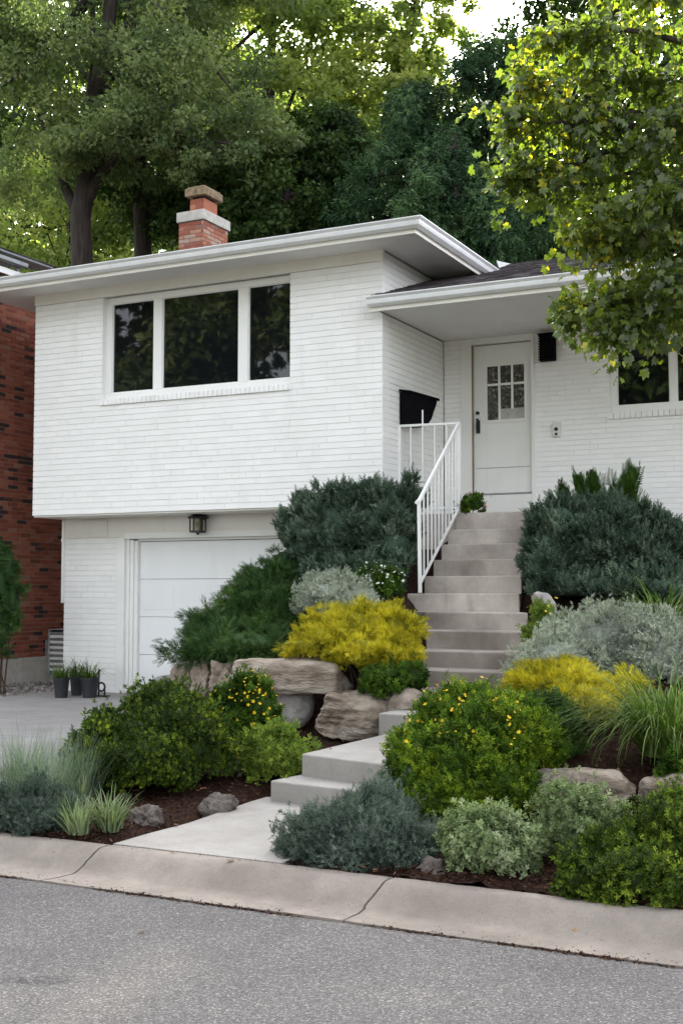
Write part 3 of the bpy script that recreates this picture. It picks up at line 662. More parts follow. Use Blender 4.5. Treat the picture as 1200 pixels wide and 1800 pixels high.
# soffits
EY, EX, EXL = 13.10, -5.60, -12.45
mb = MB()
mb.add([(EXL,EY,5.84),(EX,EY,5.84),(XR,YU,5.84),(XL,YU,5.84)], [(0,1,2,3)])
n = 6
for i in range(n):      # boards along the side eave with narrow shadow gaps
    xa = XR+(EX-XR)*i/n; xb = XR+(EX-XR)*(i+1)/n-.006
    ya = YU+(EY-YU)*(i/n); yb = YU+(EY-YU)*((i+1)/n)
    mb.add([(xa, ya, 5.843), (xb, yb, 5.843), (xb, 21.5, 5.843), (xa, 21.5, 5.843)], [(0,1,2,3)])
mb.add([(EXL,EY,5.841),(XL,YU,5.841),(XL,21.5,5.841),(EXL,21.5,5.841)], [(0,1,2,3)])
mb.box(EXL, EX, EY, 21.5, 5.856, 5.87)
mb.build('soffit', M['soffit'], house)
mb = MB(); mb.box(EXL-.02, EX+.02, EY-.022, EY-.001, 5.80, 5.95); mb.box(EX+.001, EX+.022, EY-.0, 21.5, 5.80, 5.95); mb.build('fascia', M['cream_paint'], house)
def gutter(path, name, ztop, w=.115, h=.11, inner=(0, 1), parent=house):
    """K-style gutter; path = [(x,y)], outward offset direction given per point"""
    prof = [(0, -.11), (.035, -.115), (.075, -.085), (.085, -.055), (.088, -.035), (.112, -.012), (.118, -.008), (.118, .004), (.106, .006), (.10, -.006), (.0, -.01)]
    rings = []
    for (x, y, ox, oy) in path: rings.append([(x+ox*a, y+oy*a, ztop+b) for a, b in prof])
    mb = MB(); mb.sweep(None, rings); return mb.build(name, M['gutter'], parent)
gutter([(EXL-.02, EY-.024, 0, -1), (EX+.024, EY-.024, 1, -1), (EX+.024, 15.75, 1, 0)], 'gutter', 5.965)
gutter([(EXL-.022, 21.5, -1, 0), (EXL-.022, EY-.02, -1, -.01)], 'gutter', 5.965)
def roof_plane(mb, p0, p1, p2, p3, rows, exposure=.15, seed=0):
    """shingle courses between eave p0-p1 and ridge p3-p2, each tab its own tint and lift"""
    r = random.Random(seed); p0, p1, p2, p3 = [Vector(p) for p in (p0, p1, p2, p3)]
    nr = (p1-p0).cross(p3-p0).normalized()
    if nr.z < 0: nr = -nr
    for i in range(rows):
        t0, t1 = i/rows, min(1, (i+1.25)/rows)
        a0, b0, a1, b1 = p0.lerp(p3, t0), p1.lerp(p2, t0), p0.lerp(p3, t1), p1.lerp(p2, t1)
        ln = (b0-a0).length; k = max(1, int(ln/.22)); off = r.random()
        us = [0]+[min(1, (j+off+r.uniform(-.15, .15))/k) for j in range(k)]+[1]
        for ua, ub in zip(us, us[1:]):
            if ub-ua < .001: continue
            lift = r.choice((.008, .010, .014)); g = .003/max(ln, .1)
            q = [a0.lerp(b0, ua+g)+nr*lift, a0.lerp(b0, ub-g)+nr*lift, a1.lerp(b1, ub-g)+nr*.001, a1.lerp(b1, ua+g)+nr*.001,
                 a0.lerp(b0, ua+g)-nr*.004, a0.lerp(b0, ub-g)-nr*.004]
            mb.add(q, [(0,1,2,3),(4,5,1,0)], r.random())
mb = MB(); ex0, ex1, ey0, ey1 = EXL-.08, EX+.10, EY-.10, 21.6; ze = 5.972; rY = (ey0+ey1)/2; run = rY-ey0; zr = ze+run*.215
roof_plane(mb, (ex0,ey0,ze), (ex1,ey0,ze), (ex1-3.2,rY,zr), (ex0+3.2,rY,zr), 28, seed=1)
roof_plane(mb, (ex1,ey0,ze), (ex1,ey1,ze), (ex1-3.2,rY,zr), (ex1-3.2,rY,zr), 28, seed=2)
roof_plane(mb, (ex0,ey1,ze), (ex0,ey0,ze), (ex0+3.2,rY,zr), (ex0+3.2,rY,zr), 12, seed=3)
roof_plane(mb, (ex1,ey1,ze), (ex0,ey1,ze), (ex0+3.2,rY,zr), (ex1-3.2,rY,zr), 12, seed=4)
roof = mb.build('roof', M['shingle'], house)
mb = MB(); mb.add([(ex0,ey0,ze-.01),(ex1,ey0,ze-.01),(ex1,ey1,ze-.01),(ex0,ey1,ze-.01),(ex0+3.2,rY,zr-.01),(ex1-3.2,rY,zr-.01)], [(0,1,5,4),(1,2,5),(2,3,4,5),(3,0,4),(0,3,2,1)])
mb.build('roof_deck', M['dark_wood'], roof)
# entry wing roof and porch ceiling
mb = MB(); PY0 = 13.36; pz = 5.18; rz = pz+(17.05-PY0)*.333; XW1 = 4.6
roof_plane(mb, (-6.36, PY0, pz), (XW1, PY0, pz), (XW1, 17.05, rz), (-6.36, 17.05, rz), 27, seed=5)
roof_plane(mb, (XW1, 21.4, pz-.2), (-6.2, 21.4, pz-.2), (-6.2, 17.05, rz), (XW1, 17.05, rz), 10, seed=6)
wing = mb.build('entry_roof', M['shingle'], house)
mb = MB(); mb.add([(-6.3,PY0+.02,pz-.012),(XW1,PY0+.02,pz-.012),(XW1,17.05,rz-.012),(-6.3,17.05,rz-.012),(-6.3,21.3,pz-.21),(XW1,21.3,pz-.21)], [(0,1,2,3),(3,2,5,4)])
mb.build('roof_deck', M['dark_wood'], wing)
# flashing wedge beside the upper eave
mb = MB(); a = PY(880,478,15.8); b = PY(925,470,16.9); c = PY(872,458,16.9); 
mb.add([a, b, c, a-np.array([0, 0, .03]), b-np.array([0, 0, .03]), c-np.array([0, 0, .03])], [(0,1,2),(5,4,3),(0,3,4,1),(1,4,5,2),(2,5,3,0)]); mb.build('flashing', M['grey_metal'], wing)
mb = MB(); mb.box(-6.26, 4.2, 13.50, YP-.002, 5.048, 5.06); mb.build('porch_ceiling', M['soffit'], house)
mb = MB(); mb.box(-6.36, 4.5, 13.472, 13.498, 5.02, 5.17); mb.build('fascia', M['cream_paint'], house)
gutter([(-6.36, 13.47, 0, -1), (4.5, 13.47, 0, -1)], 'gutter', 5.185)
# little trim nails / gap lines where soffit meets wall
mb = MB(); mb.box(XR+.002, XR+.016, 13.52, YP-.02, 5.034, 5.047); mb.box(XR+.002, XR+.014, YU+.05, 15.4, 5.822, 5.842); mb.build('shadow_bead', M['grey_metal'], house)
# chimney
ch = empty('chimney', (-10.7, 16.4, 6.5), None, None); ch.parent = house; ch.location = Vector((-10.7, 16.4, 6.5))-Vector(house.location)
cx0, cx1, cy0, cy1 = -10.95, -10.49, 16.07, 16.80
def cfn_front(u, d, z): return (u, cy0+.006-d, z)
def cfn_side(u, d, z): return (cx1-.006+d, u, z)
mb = MB(); bricks(mb, None, cx0, cx1, 6.45, 7.46, cfn_front, L_=.215, seed=11, jv=.01, jh=.01); bricks(mb, None, cy0+.006, cy1, 6.45, 7.46, cfn_side, L_=.215, seed=12, jv=.01, jh=.01)
bricks(mb, None, cy0+.006, cy1, 6.45, 7.46, lambda u, d, z: (cx0+.006-d, u, z), seed=13, jv=.01, jh=.01); shaft = mb.build('brick_shaft', M['chimney_brick'], ch)
mb = MB(); mb.box(cx0+.006, cx1-.006, cy0+.006, cy1, 6.3, 7.46); mb.build('mortar', M['mortar'], shaft)
mb = MB(); mb.box(cx0-.03, cx1+.03, cy0-.03, cy1+.04, 7.462, 7.625); mb.build('concrete_cap', M['cap_concrete'], ch, bevel=.012)
mb = MB(); mb.box(cx0+.12, cx1-.08, cy0+.14, cy1-.2, 7.626, 7.86); bricks(mb, None, cx0+.12, cx1-.08, 7.63, 7.86, lambda u, d, z: (u, cy0+.142-d, z), seed=14, jv=.01); mb.build('flue', M['chimney_brick'], ch)
mb = MB(); mb.box(cx0+.15, cx1-.11, cy0+.17, cy1-.23, 7.862, 7.90); mb.build('flue_vent', M['black_metal'], ch)
mb = MB(); mb.box(cx0+.06, cx1-.02, cy0+.07, cy1-.12, 7.902, 8.03); mb.box(cx0+.09, cx1-.05, cy0+.1, cy1-.15, 8.032, 8.06); mb.build('flue_cap', M['dark_wood'], ch, bevel=.01)

# windows -------------------------------------------------------------
def window(o, Yw, panes, depth, parent, sill=True, name='window'):
    x0, x1, z0, z1 = o; yf = Yw+depth
    root = bpy.data.objects.new(name, None); COL.objects.link(root); root.parent = parent; root.location = Vector((x0, yf, z0))-Vector(parent.location)
    mb = MB(); zt = z1-.09; zb = z0+.095
    cuts_ = [x0]
    mb.box(x0, x1, yf, yf+.09, z0, zb); mb.box(x0, x1, yf, yf+.09, zt, z1)
    px = [x0]+[c for p in panes for c in p]+[x1]
    for a, b in zip(px[0::2], px[1::2]): mb.box(a, b, yf+.0, yf+.09, zb+.0005, zt-.0005)
    mb.build('frame', M['white_paint'], root, bevel=.004)
    mb = MB(); s = .011
    for a, b in panes:   # sash beads, set back
        mb.box(a, b, yf+.02, yf+.06, zb, zb+s); mb.box(a, b, yf+.02, yf+.06, zt-s, zt); mb.box(a, a+s, yf+.02, yf+.06, zb+s, zt-s); mb.box(b-s, b, yf+.02, yf+.06, zb+s, zt-s)
    mb.build('sash', M['white_paint'], root)
    for a, b in panes:
        mb = MB(); mb.box(a+.01, b-.01, yf+.045, yf+.055, zb+.01, zt-.01); mb.build('pane', M['glass'], root)
    mb = MB(); mb.box(x0, x1, yf+.095, yf+.12, z0, z1); mb.build('backing', M['black_metal'], root)
    if sill:                # rowlock brick sill
        mb = MB(); r = random.Random(5); x = x0-.02
        while x < x1+.01:
            mb.box(x, min(x+.066, x1+.015), Yw-.03+r.uniform(-.002, .002), Yw+.09, z0-.085, z0-.004, r.random()); x += .0715
        mb.build('brick_sill', M['white_brick'], root, bevel=.004)
    # reveal boards
    return root
window(W1, YU, [(-10.485,-9.78),(-9.64,-8.42),(-8.27,-7.59)], .085, house)
window((W2[0], W2[1], 3.90, 5.0), YP, [(-3.885,-3.21),(-3.12,-2.36)], .06, house)

# front door ----------------------------------------------------------
x0, x1 = -5.845, -5.025; zb, zt = 2.895, 4.945; Yd = YP+.04
dr = bpy.data.objects.new('front_door', None); COL.objects.link(dr); dr.parent = house; dr.location = Vector((x0, Yd, zb))-Vector(house.location)
gx0, gx1, gz0, gz1 = -5.665, -5.115, 3.90, 4.66
mb = MB(); slab_with_holes(mb, x0, x1, zb, zt, [(gx0, gx1, gz0, gz1)], lambda u, d, z: (u, Yd-d, z), .045)
for z in (3.34,): pass
mb.build('leaf', M['door_paint'], dr, bevel=.003)
mb = MB()
for (a, b, c, d_) in ((gx0-.03, gx0+.012, gz0-.03, gz1+.03), (gx1-.012, gx1+.03, gz0-.03, gz1+.03)): mb.box(a, b, Yd-.014, Yd+.01, c, d_)
mb.box(gx0+.0125, gx1-.0125, Yd-.014, Yd+.01, gz1-.012, gz1+.03); mb.box(gx0+.0125, gx1-.0125, Yd-.014, Yd+.01, gz0-.03, gz0+.012)
cw = (gx1-gx0)/3
for i in (1, 2): mb.box(gx0+cw*i-.014, gx0+cw*i+.014, Yd-.010, Yd+.012, (gz0 if i == 1 else gz0+.15), gz1-.0125)
mb.box(gx0+.013, gx1-.013, Yd-.008, Yd+.012, gz1-.28, gz1-.25)
mb.build('glazing_bars', M['door_paint'], dr)
mb = MB(); mb.box(gx0+.001, gx1-.001, Yd+.02, Yd+.028, gz0+.001, gz1-.001); mb.build('glass', M['door_glass'], dr)
mb = MB(); mb.box(gx0+cw+.014, gx1-.014, Yd+.010, Yd+.018, gz0+.014, gz0+.16); mb.build('curtain', M['curtain'], dr)
mb = MB(); mb.box(x0+.03, x1-.03, Yd-.006, Yd-.001, 3.255, 3.262); mb.box(x0+.02, x1-.02, Yd-.012, Yd-.001, zb+.0, zb+.02); mb.build('weather_strip', M['grey_metal'], dr)
mb = MB(); mb.tube([(x0+.055, Yd-.001, 4.02), (x0+.055, Yd-.028, 4.02)], .024, 14); mb.build('deadbolt', M['black_metal'], dr)
mb = MB(); mb.box(x0+.03, x0+.085, Yd-.012, Yd-.001, 3.74, 3.92); mb.tube([(x0+.057, Yd-.012, 3.89), (x0+.057, Yd-.06, 3.88), (x0+.057, Yd-.065, 3.82), (x0+.057, Yd-.05, 3.76), (x0+.057, Yd-.012, 3.75)], .012, 8); mb.tube([(x0+.04, Yd-.04, 3.93), (x0+.075, Yd-.04, 3.93)], .012, 8)
mb.build('handle', M['black_metal'], dr, bevel=.003)
mb = MB(); mb.box(-6.02, x0-.006, YP-.018, YP+.10, 2.4, 5.046); mb.box(x1+.005, -4.975, YP-.018, YP+.10, 2.4, 5.046); mb.box(x0-.0055, x1+.0045, YP-.017, YP+.10, zt+.012, 5.046); mb.box(x0-.0055, x1+.0045, YP-.012, YP+.1, 2.4, zb-.01)
mb.build('door_casing', M['door_paint'], house, bevel=.004)
mb = MB(); mb.box(x0-.012, x0-.004, YP-.022, YP+.02, zb, zt+.01); mb.build('weatherstrip', M['brown_gap'], dr)

# garage door ---------------------------------------------------------
gd = bpy.data.objects.new('garage_door', None); COL.objects.link(gd); gd.parent = house; gd.location = Vector((-10.42, YG+.13, .15))-Vector(house.location)
mb = MB(); zc = [.155, .69, 1.225, 1.76, 2.295]
for a, b in zip(zc, zc[1:]):
    slab_with_holes(mb, -10.43, -7.95, a+.0025, b-.0025, [], lambda u, d, z: (u, YG+.13-d, z), .04)
mb.build('door_section', M['garage_paint'], gd, bevel=.006)
mb = MB(); k = 0
for a, b in zip(zc, zc[1:]):
    for i in range(4):
        xa = -10.36+i*.61
        if b < 2.2: mb.box(xa, xa+.52, YG+.1255, YG+.1315, a+.10, b-.10)
mb.build('raised_panel', M['garage_paint'], gd, bevel=.0025, seg=1)
mb = MB(); mb.box(-10.73, -10.60, YG-.02, YG+.16, .14, 2.358); mb.box(-10.598, -10.545, YG+.03, YG+.16, .14, 2.33); mb.box(-10.543, -10.49, YG+.05, YG+.16, .14, 2.32); mb.box(-10.488, -10.433, YG+.075, YG+.16, .14, 2.31)
mb.box(-10.598, -7.9, YG-.018, YG+.16, 2.332, 2.42)
mb.box(-7.948, -7.9, YG-.02, YG+.16, .14, 2.33); mb.box(-10.432, -7.95, YG+.085, YG+.16, 2.30, 2.331); mb.build('garage_casing', M['white_paint'], house, bevel=.004)
# downspout, conduit
mb = MB(); xx = -11.735
mb.tube([(xx, YG+.04, 2.63), (xx, YG+.04, 1.42)], .03, 10); mb.tube([(xx, YG+.04, 2.36), (xx, YG+.04, 2.31)], .04, 10)
mb.build('downspout', M['white_paint'], house, smooth=False)
mb = MB(); mb.tube([(-11.3, YG-.02, 2.62), (-10.92, YG-.02, 2.62), (-10.9, YG-.02, 2.6), (-10.9, YG-.02, 2.38)], .008, 6); mb.build('conduit', M['cream_paint'], house)

# wall lanterns --------------------------------------------------------
def lantern(loc, label, w=.15, h=.22):
    x, y, z = loc; r = empty('wall_lantern', loc, label, 'wall lamp')
    mb = MB(); mb.box(x-.05, x+.05, y-.014, y-.001, z+.02, z+.15); mb.tube([(x, y-.015, z+.1), (x, y-.06, z+.155), (x, y-.11, z+.14), (x, y-.135, z+.10)], .009, 8); mb.build('bracket', M['black_metal'], r)
    yc = y-.135
    mb = MB(); n = 6
    ring = lambda rad, zz, k=6: [(x+math.cos(i*2*math.pi/k+.5)*rad, yc+math.sin(i*2*math.pi/k+.5)*rad, zz) for i in range(k)]
    mb.sweep(None, [ring(.03, z+.12), ring(.06, z+.09), ring(.145, z+.045), ring(.145, z+.03), ring(.11, z+.029)]); mb.build('cap', M['black_metal'], r)
    mb = MB(); mb.sweep(None, [ring(.112, z-.14), ring(.112, z-.165), ring(.03, z-.17), ring(.012, z-.195)])
    for p in ring(.106, 0): mb.tube([(p[0], p[1], z-.145), (p[0], p[1], z+.031)], .010, 6)
    mb.sweep(None, [ring(.08, z-.02), ring(.08, z-.008)]) if False else None
    mb.build('cage', M['black_metal'], r)
    mb = MB(); mb.sweep(None, [ring(.05, z-.138, 10), ring(.05, z+.028, 10)]); mb.build('glass_cylinder', M['amber'], r)
    return r
lantern((-9.27, YG-.013, 2.555), 'small black caged lantern above the white garage door')
r = empty('wall_lantern', (-4.77, YP-.1, 4.8), 'black box lantern beside the front door, partly under leaves', 'wall lamp')
mb = MB(); mb.box(-4.875, -4.665, YP-.15, YP-.012, 4.64, 4.985); mb.build('housing', M['cover'], r, bevel=.006)
mb = MB(); mb.box(-4.885, -4.655, YP-.16, YP-.005, 4.987, 5.0); mb.build('cap', M['cover'], r)
for i in range(9): mb = MB(); mb.tube([(-4.863, YP-.1505, 4.665+i*.035), (-4.863, YP-.157, 4.665+i*.035)], .009, 6); mb.build('bead', M['plastic'], r)
# outlet box
r = empty('outlet_box', (-4.655, YP-.02, 3.73), 'white outdoor socket box on the brick right of the door', 'socket')
mb = MB(); mb.box(-4.72, -4.62, YP-.045, YP-.004, 3.625, 3.82); mb.build('housing', M['plastic'], r, bevel=.006)
mb = MB()
for z in (3.725, 3.66): mb.tube([(-4.67, YP-.044, z), (-4.67, YP-.054, z)], .026 if z > 3.7 else .018, 12)
mb.build('socket', M['black_metal'], r)
# mailbox on the porch side wall
r = empty('mailbox', (XR+.1, 14.5, 3.7), 'black mailbox on the porch side wall above the railing', 'mailbox')
poly = [(14.17,3.70),(14.55,3.705),(14.74,3.76),(14.88,3.86),(14.95,3.96),(15.03,4.05),(15.07,4.12),(14.17,4.12)]
mb = MB(); n = len(poly); mb.add([(XR+.012, y, z) for y, z in poly]+[(XR+.16, y, z) for y, z in poly], [tuple(range(n)), tuple(range(n, 2*n))[::-1]]+[(i,(i+1)%n,n+(i+1)%n,n+i) for i in range(n)])
mb.build('box', M['cover'], r, bevel=.006)
mb = MB(); mb.add([(XR+.012,14.15,4.155),(XR+.012,15.10,4.185),(XR+.18,15.10,4.155),(XR+.18,14.15,4.125),(XR+.012,14.15,4.13),(XR+.012,15.10,4.15),(XR+.18,15.10,4.12),(XR+.18,14.15,4.10)], [(0,1,2,3),(7,6,5,4),(0,4,5,1),(1,5,6,2),(2,6,7,3),(3,7,4,0)]); mb.build('lid', M['cover'], r)

# railing ---------------------------------------------------------------
rl = empty('stair_railing', (-5.5, 13.2, 2.0), 'white painted metal railing along porch and stair left side', 'railing')
yr = 14.16; A_ = PY(806, 744, yr); B_ = PY(701, 749, yr); C_ = PY(736, 878, 12.33); D_ = PY(738, 1042, 12.33)
zporch = STEP[0][3]
def bar(p, q, w, d=None):
    d = d or w; p = Vector(p); q = Vector(q); ax_ = (q-p).normalized(); s_ = ax_.cross(Vector((0, 1, 0)) if abs(ax_.y) < .7 else Vector((1, 0, 0))).normalized(); t_ = ax_.cross(s_)
    mbx = MB(); mbx.sweep(None, [[c+s_*a*w/2+t_*b*d/2 for a, b in ((-1,-1),(1,-1),(1,1),(-1,1))] for c in (p, q)]); return mbx
Wp = M['white_paint']
bar(B_, A_+np.array([.02, 0, 0]), .03).build('top_rail', Wp, rl, bevel=.004)
bar(C_+np.array([0, 0, -.02]), A_, .042, .03).build('top_rail', Wp, rl, bevel=.004)
bar((C_[0]-.028, 12.31, C_[2]-.045), (C_[0]-.0, 12.31, C_[2]-.01), .03).build('rail_end', Wp, rl)
bar((B_[0]+.01, yr, zporch), (B_[0]+.01, yr, B_[2]), .034).build('post', Wp, rl, bevel=.003)
bar((A_[0], yr, zporch-.1), (A_[0], yr, A_[2]+.01), .042).build('post', Wp, rl, bevel=.003)
bar((D_[0], 12.33, D_[2]), (C_[0], 12.33, C_[2]-.02), .034).build('post', Wp, rl, bevel=.003)
br0 = Vector(tuple(D_+np.array([0, 0, .10]))); br1 = Vector((A_[0], yr-.02, zporch+.06))
bar(br0, br1, .026).build('bottom_rail', Wp, rl, bevel=.003)
bar((B_[0]+.02, yr, zporch+.07), (A_[0], yr, zporch+.07), .024).build('bottom_rail', Wp, rl, bevel=.003)
for i in range(1, 5):
    t = i/5; x = B_[0]+(A_[0]-B_[0])*t
    ztop = B_[2]+(A_[2]-B_[2])*t
    if i == 2: ztop += .19
    bar((x, yr, zporch+.07), (x, yr, ztop), .015).build('baluster', Wp, rl)
c0 = Vector(tuple(C_)); a0 = Vector(tuple(A_))
for i in range(1, 11):
    t = i/11.; p = br0.lerp(br1, t); q = c0.lerp(a0, t); q.x = p.x; bar(p, q, .015).build('baluster', Wp, rl)
# handrail return to the house (short second set of balusters)
bar((A_[0], yr, A_[2]-.0), (A_[0]+.02, 15.6, A_[2]), .028).build('top_rail', Wp, rl) if False else None

# ------------------------------------------------------------------ neighbour brick house
nb = empty('red_brick_house', (-13.2, 14, .1), 'red brick neighbouring house at the left edge of the photo', 'house')
XN = -13.1
def ntint(r): 
    return r.uniform(0, .12) if r.random() < .13 else r.uniform(.14, 1)
wn = wallpart('side_wall', 12.6, 20.0, .55, 6.35, east(XN), mat='red_brick', mort='mortar', parent=nb, jv=.010, seed=21, tintf=ntint)
wallpart('front_wall', -21, XN, .55, 6.35, front(12.6), mat='red_brick', mort='mortar', parent=nb, jv=.010, seed=22, tintf=ntint)
mb = MB(); mb.box(-21, XN+.012, 12.59, 20, 0, .548); mb.build('foundation', M['cap_concrete'], nb)
mb = MB(); mb.box(-21.5, XN+.50, 12.0, 14.35, 6.36, 6.39); mb.build('soffit', M['dark_wood'], nb)
mb = MB(); mb.box(XN+.502, XN+.52, 12.0, 14.35, 6.33, 6.42); mb.build('fascia', M['white_paint'], nb)
mb = MB(); mb.box(XN+.522, XN+.62, 12.0, 14.3, 6.50, 6.56); mb.box(XN+.40, XN+.60, 12.0, 14.9, 6.62, 6.655); mb.build('gutter', M['grey_metal'], nb, bevel=.008)
mb = MB(); roof_plane(mb, (XN+.62, 11.8, 6.66), (XN+.62, 15.2, 6.66), (XN-3, 15.2, 7.35), (XN-3, 11.8, 7.35), 20, seed=9)
mb.add([(XN+.60,11.8,6.64),(XN+.60,15.2,6.64),(XN-3,15.2,7.33),(XN-3,11.8,7.33),(XN-8,11.8,6.6),(XN-8,15.2,6.6)], [(0,1,2,3),(3,2,5,4)])
mb.build('roof', M['shingle'], nb)
mb = MB(); mb.box(XN+.43, XN+.49, 14.2, 14.26, 6.42, 6.62); mb.build('gutter_bracket', M['grey_metal'], nb)
mb = MB(); mb.box(XN+.53, XN+.56, 13.5, 13.53, 6.66, 6.74); mb.build('vent_stub', M['grey_metal'], nb)
# air conditioner at the side
p = PZ(110, 1215, .12); ac = empty('air_conditioner', (-12.3, 15.3, .1), 'pale louvred air conditioning unit in the gap between houses', 'air conditioner')
ax0 = PY(84, 1215, 15.2)[0]; ax1 = PY(116, 1215, 15.2)[0]
mb = MB(); zt_ = PY(90, 1106, 15.2)[2]; mb.box(ax0, ax1+.1, 15.25, 15.55, .12, zt_); mb.box(ax0, ax0+.03, 15.2, 15.25, .3, zt_); mb.box(ax0+.03, ax1+.1, 15.2, 15.25, zt_-.05, zt_); mb.build('casing', M['grey_metal'], ac, bevel=.005)
mb = MB()
for i in range(8): mb.box(ax0+.035, ax1+.1, 15.2, 15.215, .35+i*.085, .39+i*.085)
mb.build('louvres', M['plastic'], ac)
mb = MB(); q = PY(73, 1125, 15.6); mb.box(q[0], q[0]+.13, 15.56, 15.66, q[2]-.33, q[2]); mb.build('meter_box', M['grey_metal'], ac, bevel=.005)
# gravel strip
rng = np.random.default_rng(12); n = 5000
bm = bmesh.new(); bmesh.ops.create_cube(bm, size=1); bmesh.ops.subdivide_edges(bm, edges=bm.edges[:], cuts=1, use_grid_fill=True)
pv = np.array([v.co[:] for v in bm.verts]); pv = nrm(pv)*.5*np.array([1, .8, .6]); pq = np.array([[v.index for v in f.verts] for f in bm.faces]); bm.free()
gp = np.stack([rng.uniform(-13.1, -11.7, n), rng.uniform(11.4, 17, n), rng.uniform(.11, .15, n)], -1)
gp2 = gp.copy()
A = scatter((pv, pq), gp, rotm(nrm(rng.normal(size=(n, 3))), nrm(rng.normal(size=(n, 3)))), rng.uniform(.03, .085, n), rng, jit=0)
tag(qmesh('gravel', *A, M['gravel']), 'strip of loose grey pebbles beside the driveway', 'gravel', kind='stuff')
mb = MB(); mb.box(-13.08, -11.73, 8, 20, -.04, .11); struct(mb, 'side_yard', M['mulch'])

# ------------------------------------------------------------------ potted plants
for i, (u, lab, r_, kx) in enumerate(((108, 'leftmost black pot with arching grass beside the garage', .115, 0), (135, 'middle black pot with grass, set slightly back by the garage', .10, 1), (158, 'rightmost black pot with grass, nearest the garage door', .125, 2))):
    p = PZ(u, 1226 if i != 1 else 1222, .15); root = empty('potted_plant', p, lab, 'potted plant', 'black pots of grass beside the garage door')
    mb = MB(); k = 20; h_ = .27
    ring = lambda rad, zz: [(p[0]+math.cos(j*2*math.pi/k)*rad, p[1]+math.sin(j*2*math.pi/k)*rad, zz) for j in range(k)]
    mb.sweep(None, [ring(r_*.72, .15), ring(r_*.95, .15+h_-.03), ring(r_*1.05, .15+h_-.03), ring(r_*1.06, .15+h_), ring(r_*.93, .15+h_), ring(r_*.9, .15+h_-.04)])
    mb.build('pot', M['pot'], root, smooth=False)
    mb = MB(); mb.sweep(None, [ring(r_*.88, .15+h_-.05), ring(r_*.86, .15+h_-.035)]); mb.build('soil', M['soil'], root)
    rng = np.random.default_rng(40+i); qmesh('blades', *blades(rng, 150, (p[0], p[1], .15+h_-.04), r_*.7, .36, .010, (45, 88), (40, 130)), L['green'], root)
# coiled hose end beside the pots
mb = MB(); p = PZ(180, 1224, .15); hz = empty('hose_reel', p, 'small dark hose stand beside the black pots', 'hose stand')
mb.tube([(p[0]-.06, p[1], .15), (p[0]-.06, p[1], .52)], .012, 8); mb.tube([(p[0]+.04, p[1], .15), (p[0]+.04, p[1], .30)], .012, 8); mb.box(p[0]-.09, p[0]+.1, p[1]-.05, p[1]+.05, .152, .165); mb.build('stand', M['black_metal'], hz)
mb = MB(); mb.tube([(p[0]+math.cos(a/8*6.28)*.06, p[1]-.02, .28+math.sin(a/8*6.28)*.06) for a in range(9)], .014, 8); mb.build('hose', M['pot'], hz)

# ------------------------------------------------------------------ boulders
def rock(label, u, v, Y, wpx, hpx, mat='rock', dep=.6, rot=0, boxy=4, amp=.06, strata=.04, seed=0, freq=2.2, group=None, sub=5, z=None, bury=.12, flat=0., lean=0., cutn=9):
    """u,v = middle of its base in the photograph"""
    p = PY(u, v, Y); s = sc(Y, u); w = wpx/s; h = hpx/s*(1+bury); d = dep*w if dep < 5 else dep
    if z is not None: p[2] = z
    bm = bmesh.new(); bmesh.ops.create_icosphere(bm, subdivisions=sub, radius=1)
    rr_ = np.random.default_rng(seed+50); pl = [(Vector(nrm(rr_.normal(size=3)*np.array([1, 1, .9]))), rr_.uniform(.70, .93)) for _ in range(cutn)]
    cr, sr = math.cos(rot), math.sin(rot); so = Vector((seed*7.1, seed*3.3, seed*1.7))
    for vt in bm.verts:
        q = vt.co.copy(); n_ = boxy
        r_ = (abs(q.x)**n_+abs(q.y)**n_+abs(q.z)**n_)**(-1/n_); q = q*r_
        for pn, pd in pl:
            dq = q.dot(pn)-pd*(abs(pn.x)+abs(pn.y)+abs(pn.z))**.62
            if dq > 0: q = q-pn*dq
        m = Vector((q.x*w/2, q.y*d/2, q.z*h/2)); f = mn.fractal(m*freq+so, 1.0, 2.0, 6)
        f2 = mn.fractal(m*freq*5+so*2, .8, 2.0, 4); st = mn.noise(Vector((m.x*1.2, m.y*1.2, m.z*22))+so); st = math.copysign(abs(st)**.6, st)
        sz = min(w, h*1.6)
        m += vt.co*(f*amp*2.4+f2*amp*.7)*sz; m += Vector((vt.co.x, vt.co.y, 0))*st*strata*sz*(1-abs(vt.co.z)**3)
        if flat: m.z += 0
        m.x += lean*m.z
        vt.co = Vector((m.x*cr-m.y*sr, m.x*sr+m.y*cr, m.z+h/2-h*bury/(1+bury)))
    me = bpy.data.meshes.new('boulder'); bm.to_mesh(me); bm.free(); me.materials.append(M[mat])
    o = bpy.data.objects.new('boulder', me); COL.objects.link(o); o.location = (p[0], p[1]+d/2*.6, p[2]); tag(o, label, 'boulder', group)
    return o
G1 = 'boulders of the left retaining wall'; G2 = 'boulders edging the right bed'
rock('long flat-topped pale boulder lying under the golden shrub left of stairs', 497, 1216, 9.75, 208, 54, dep=.42, rot=.1, boxy=10, amp=.03, strata=.018, cutn=6, seed=1, group=G1, bury=.05)
rock('big layered limestone boulder left of the upper path steps', 606, 1291, 9.55, 138, 72, dep=.7, rot=.15, boxy=7, amp=.04, strata=.028, cutn=8, seed=2, group=G1, bury=.08)
rock('rounded grey boulder under the long flat stone', 510, 1272, 9.85, 66, 66, 'rock_grey', dep=.9, boxy=2.3, amp=.04, strata=0, seed=3, group=G1)
rock('brown wedge-shaped stone against the left side of the stairs', 707, 1256, 9.6, 60, 44, 'rock_brown', dep=1.1, boxy=3.5, amp=.07, strata=.03, seed=4, group=G1, lean=.3)
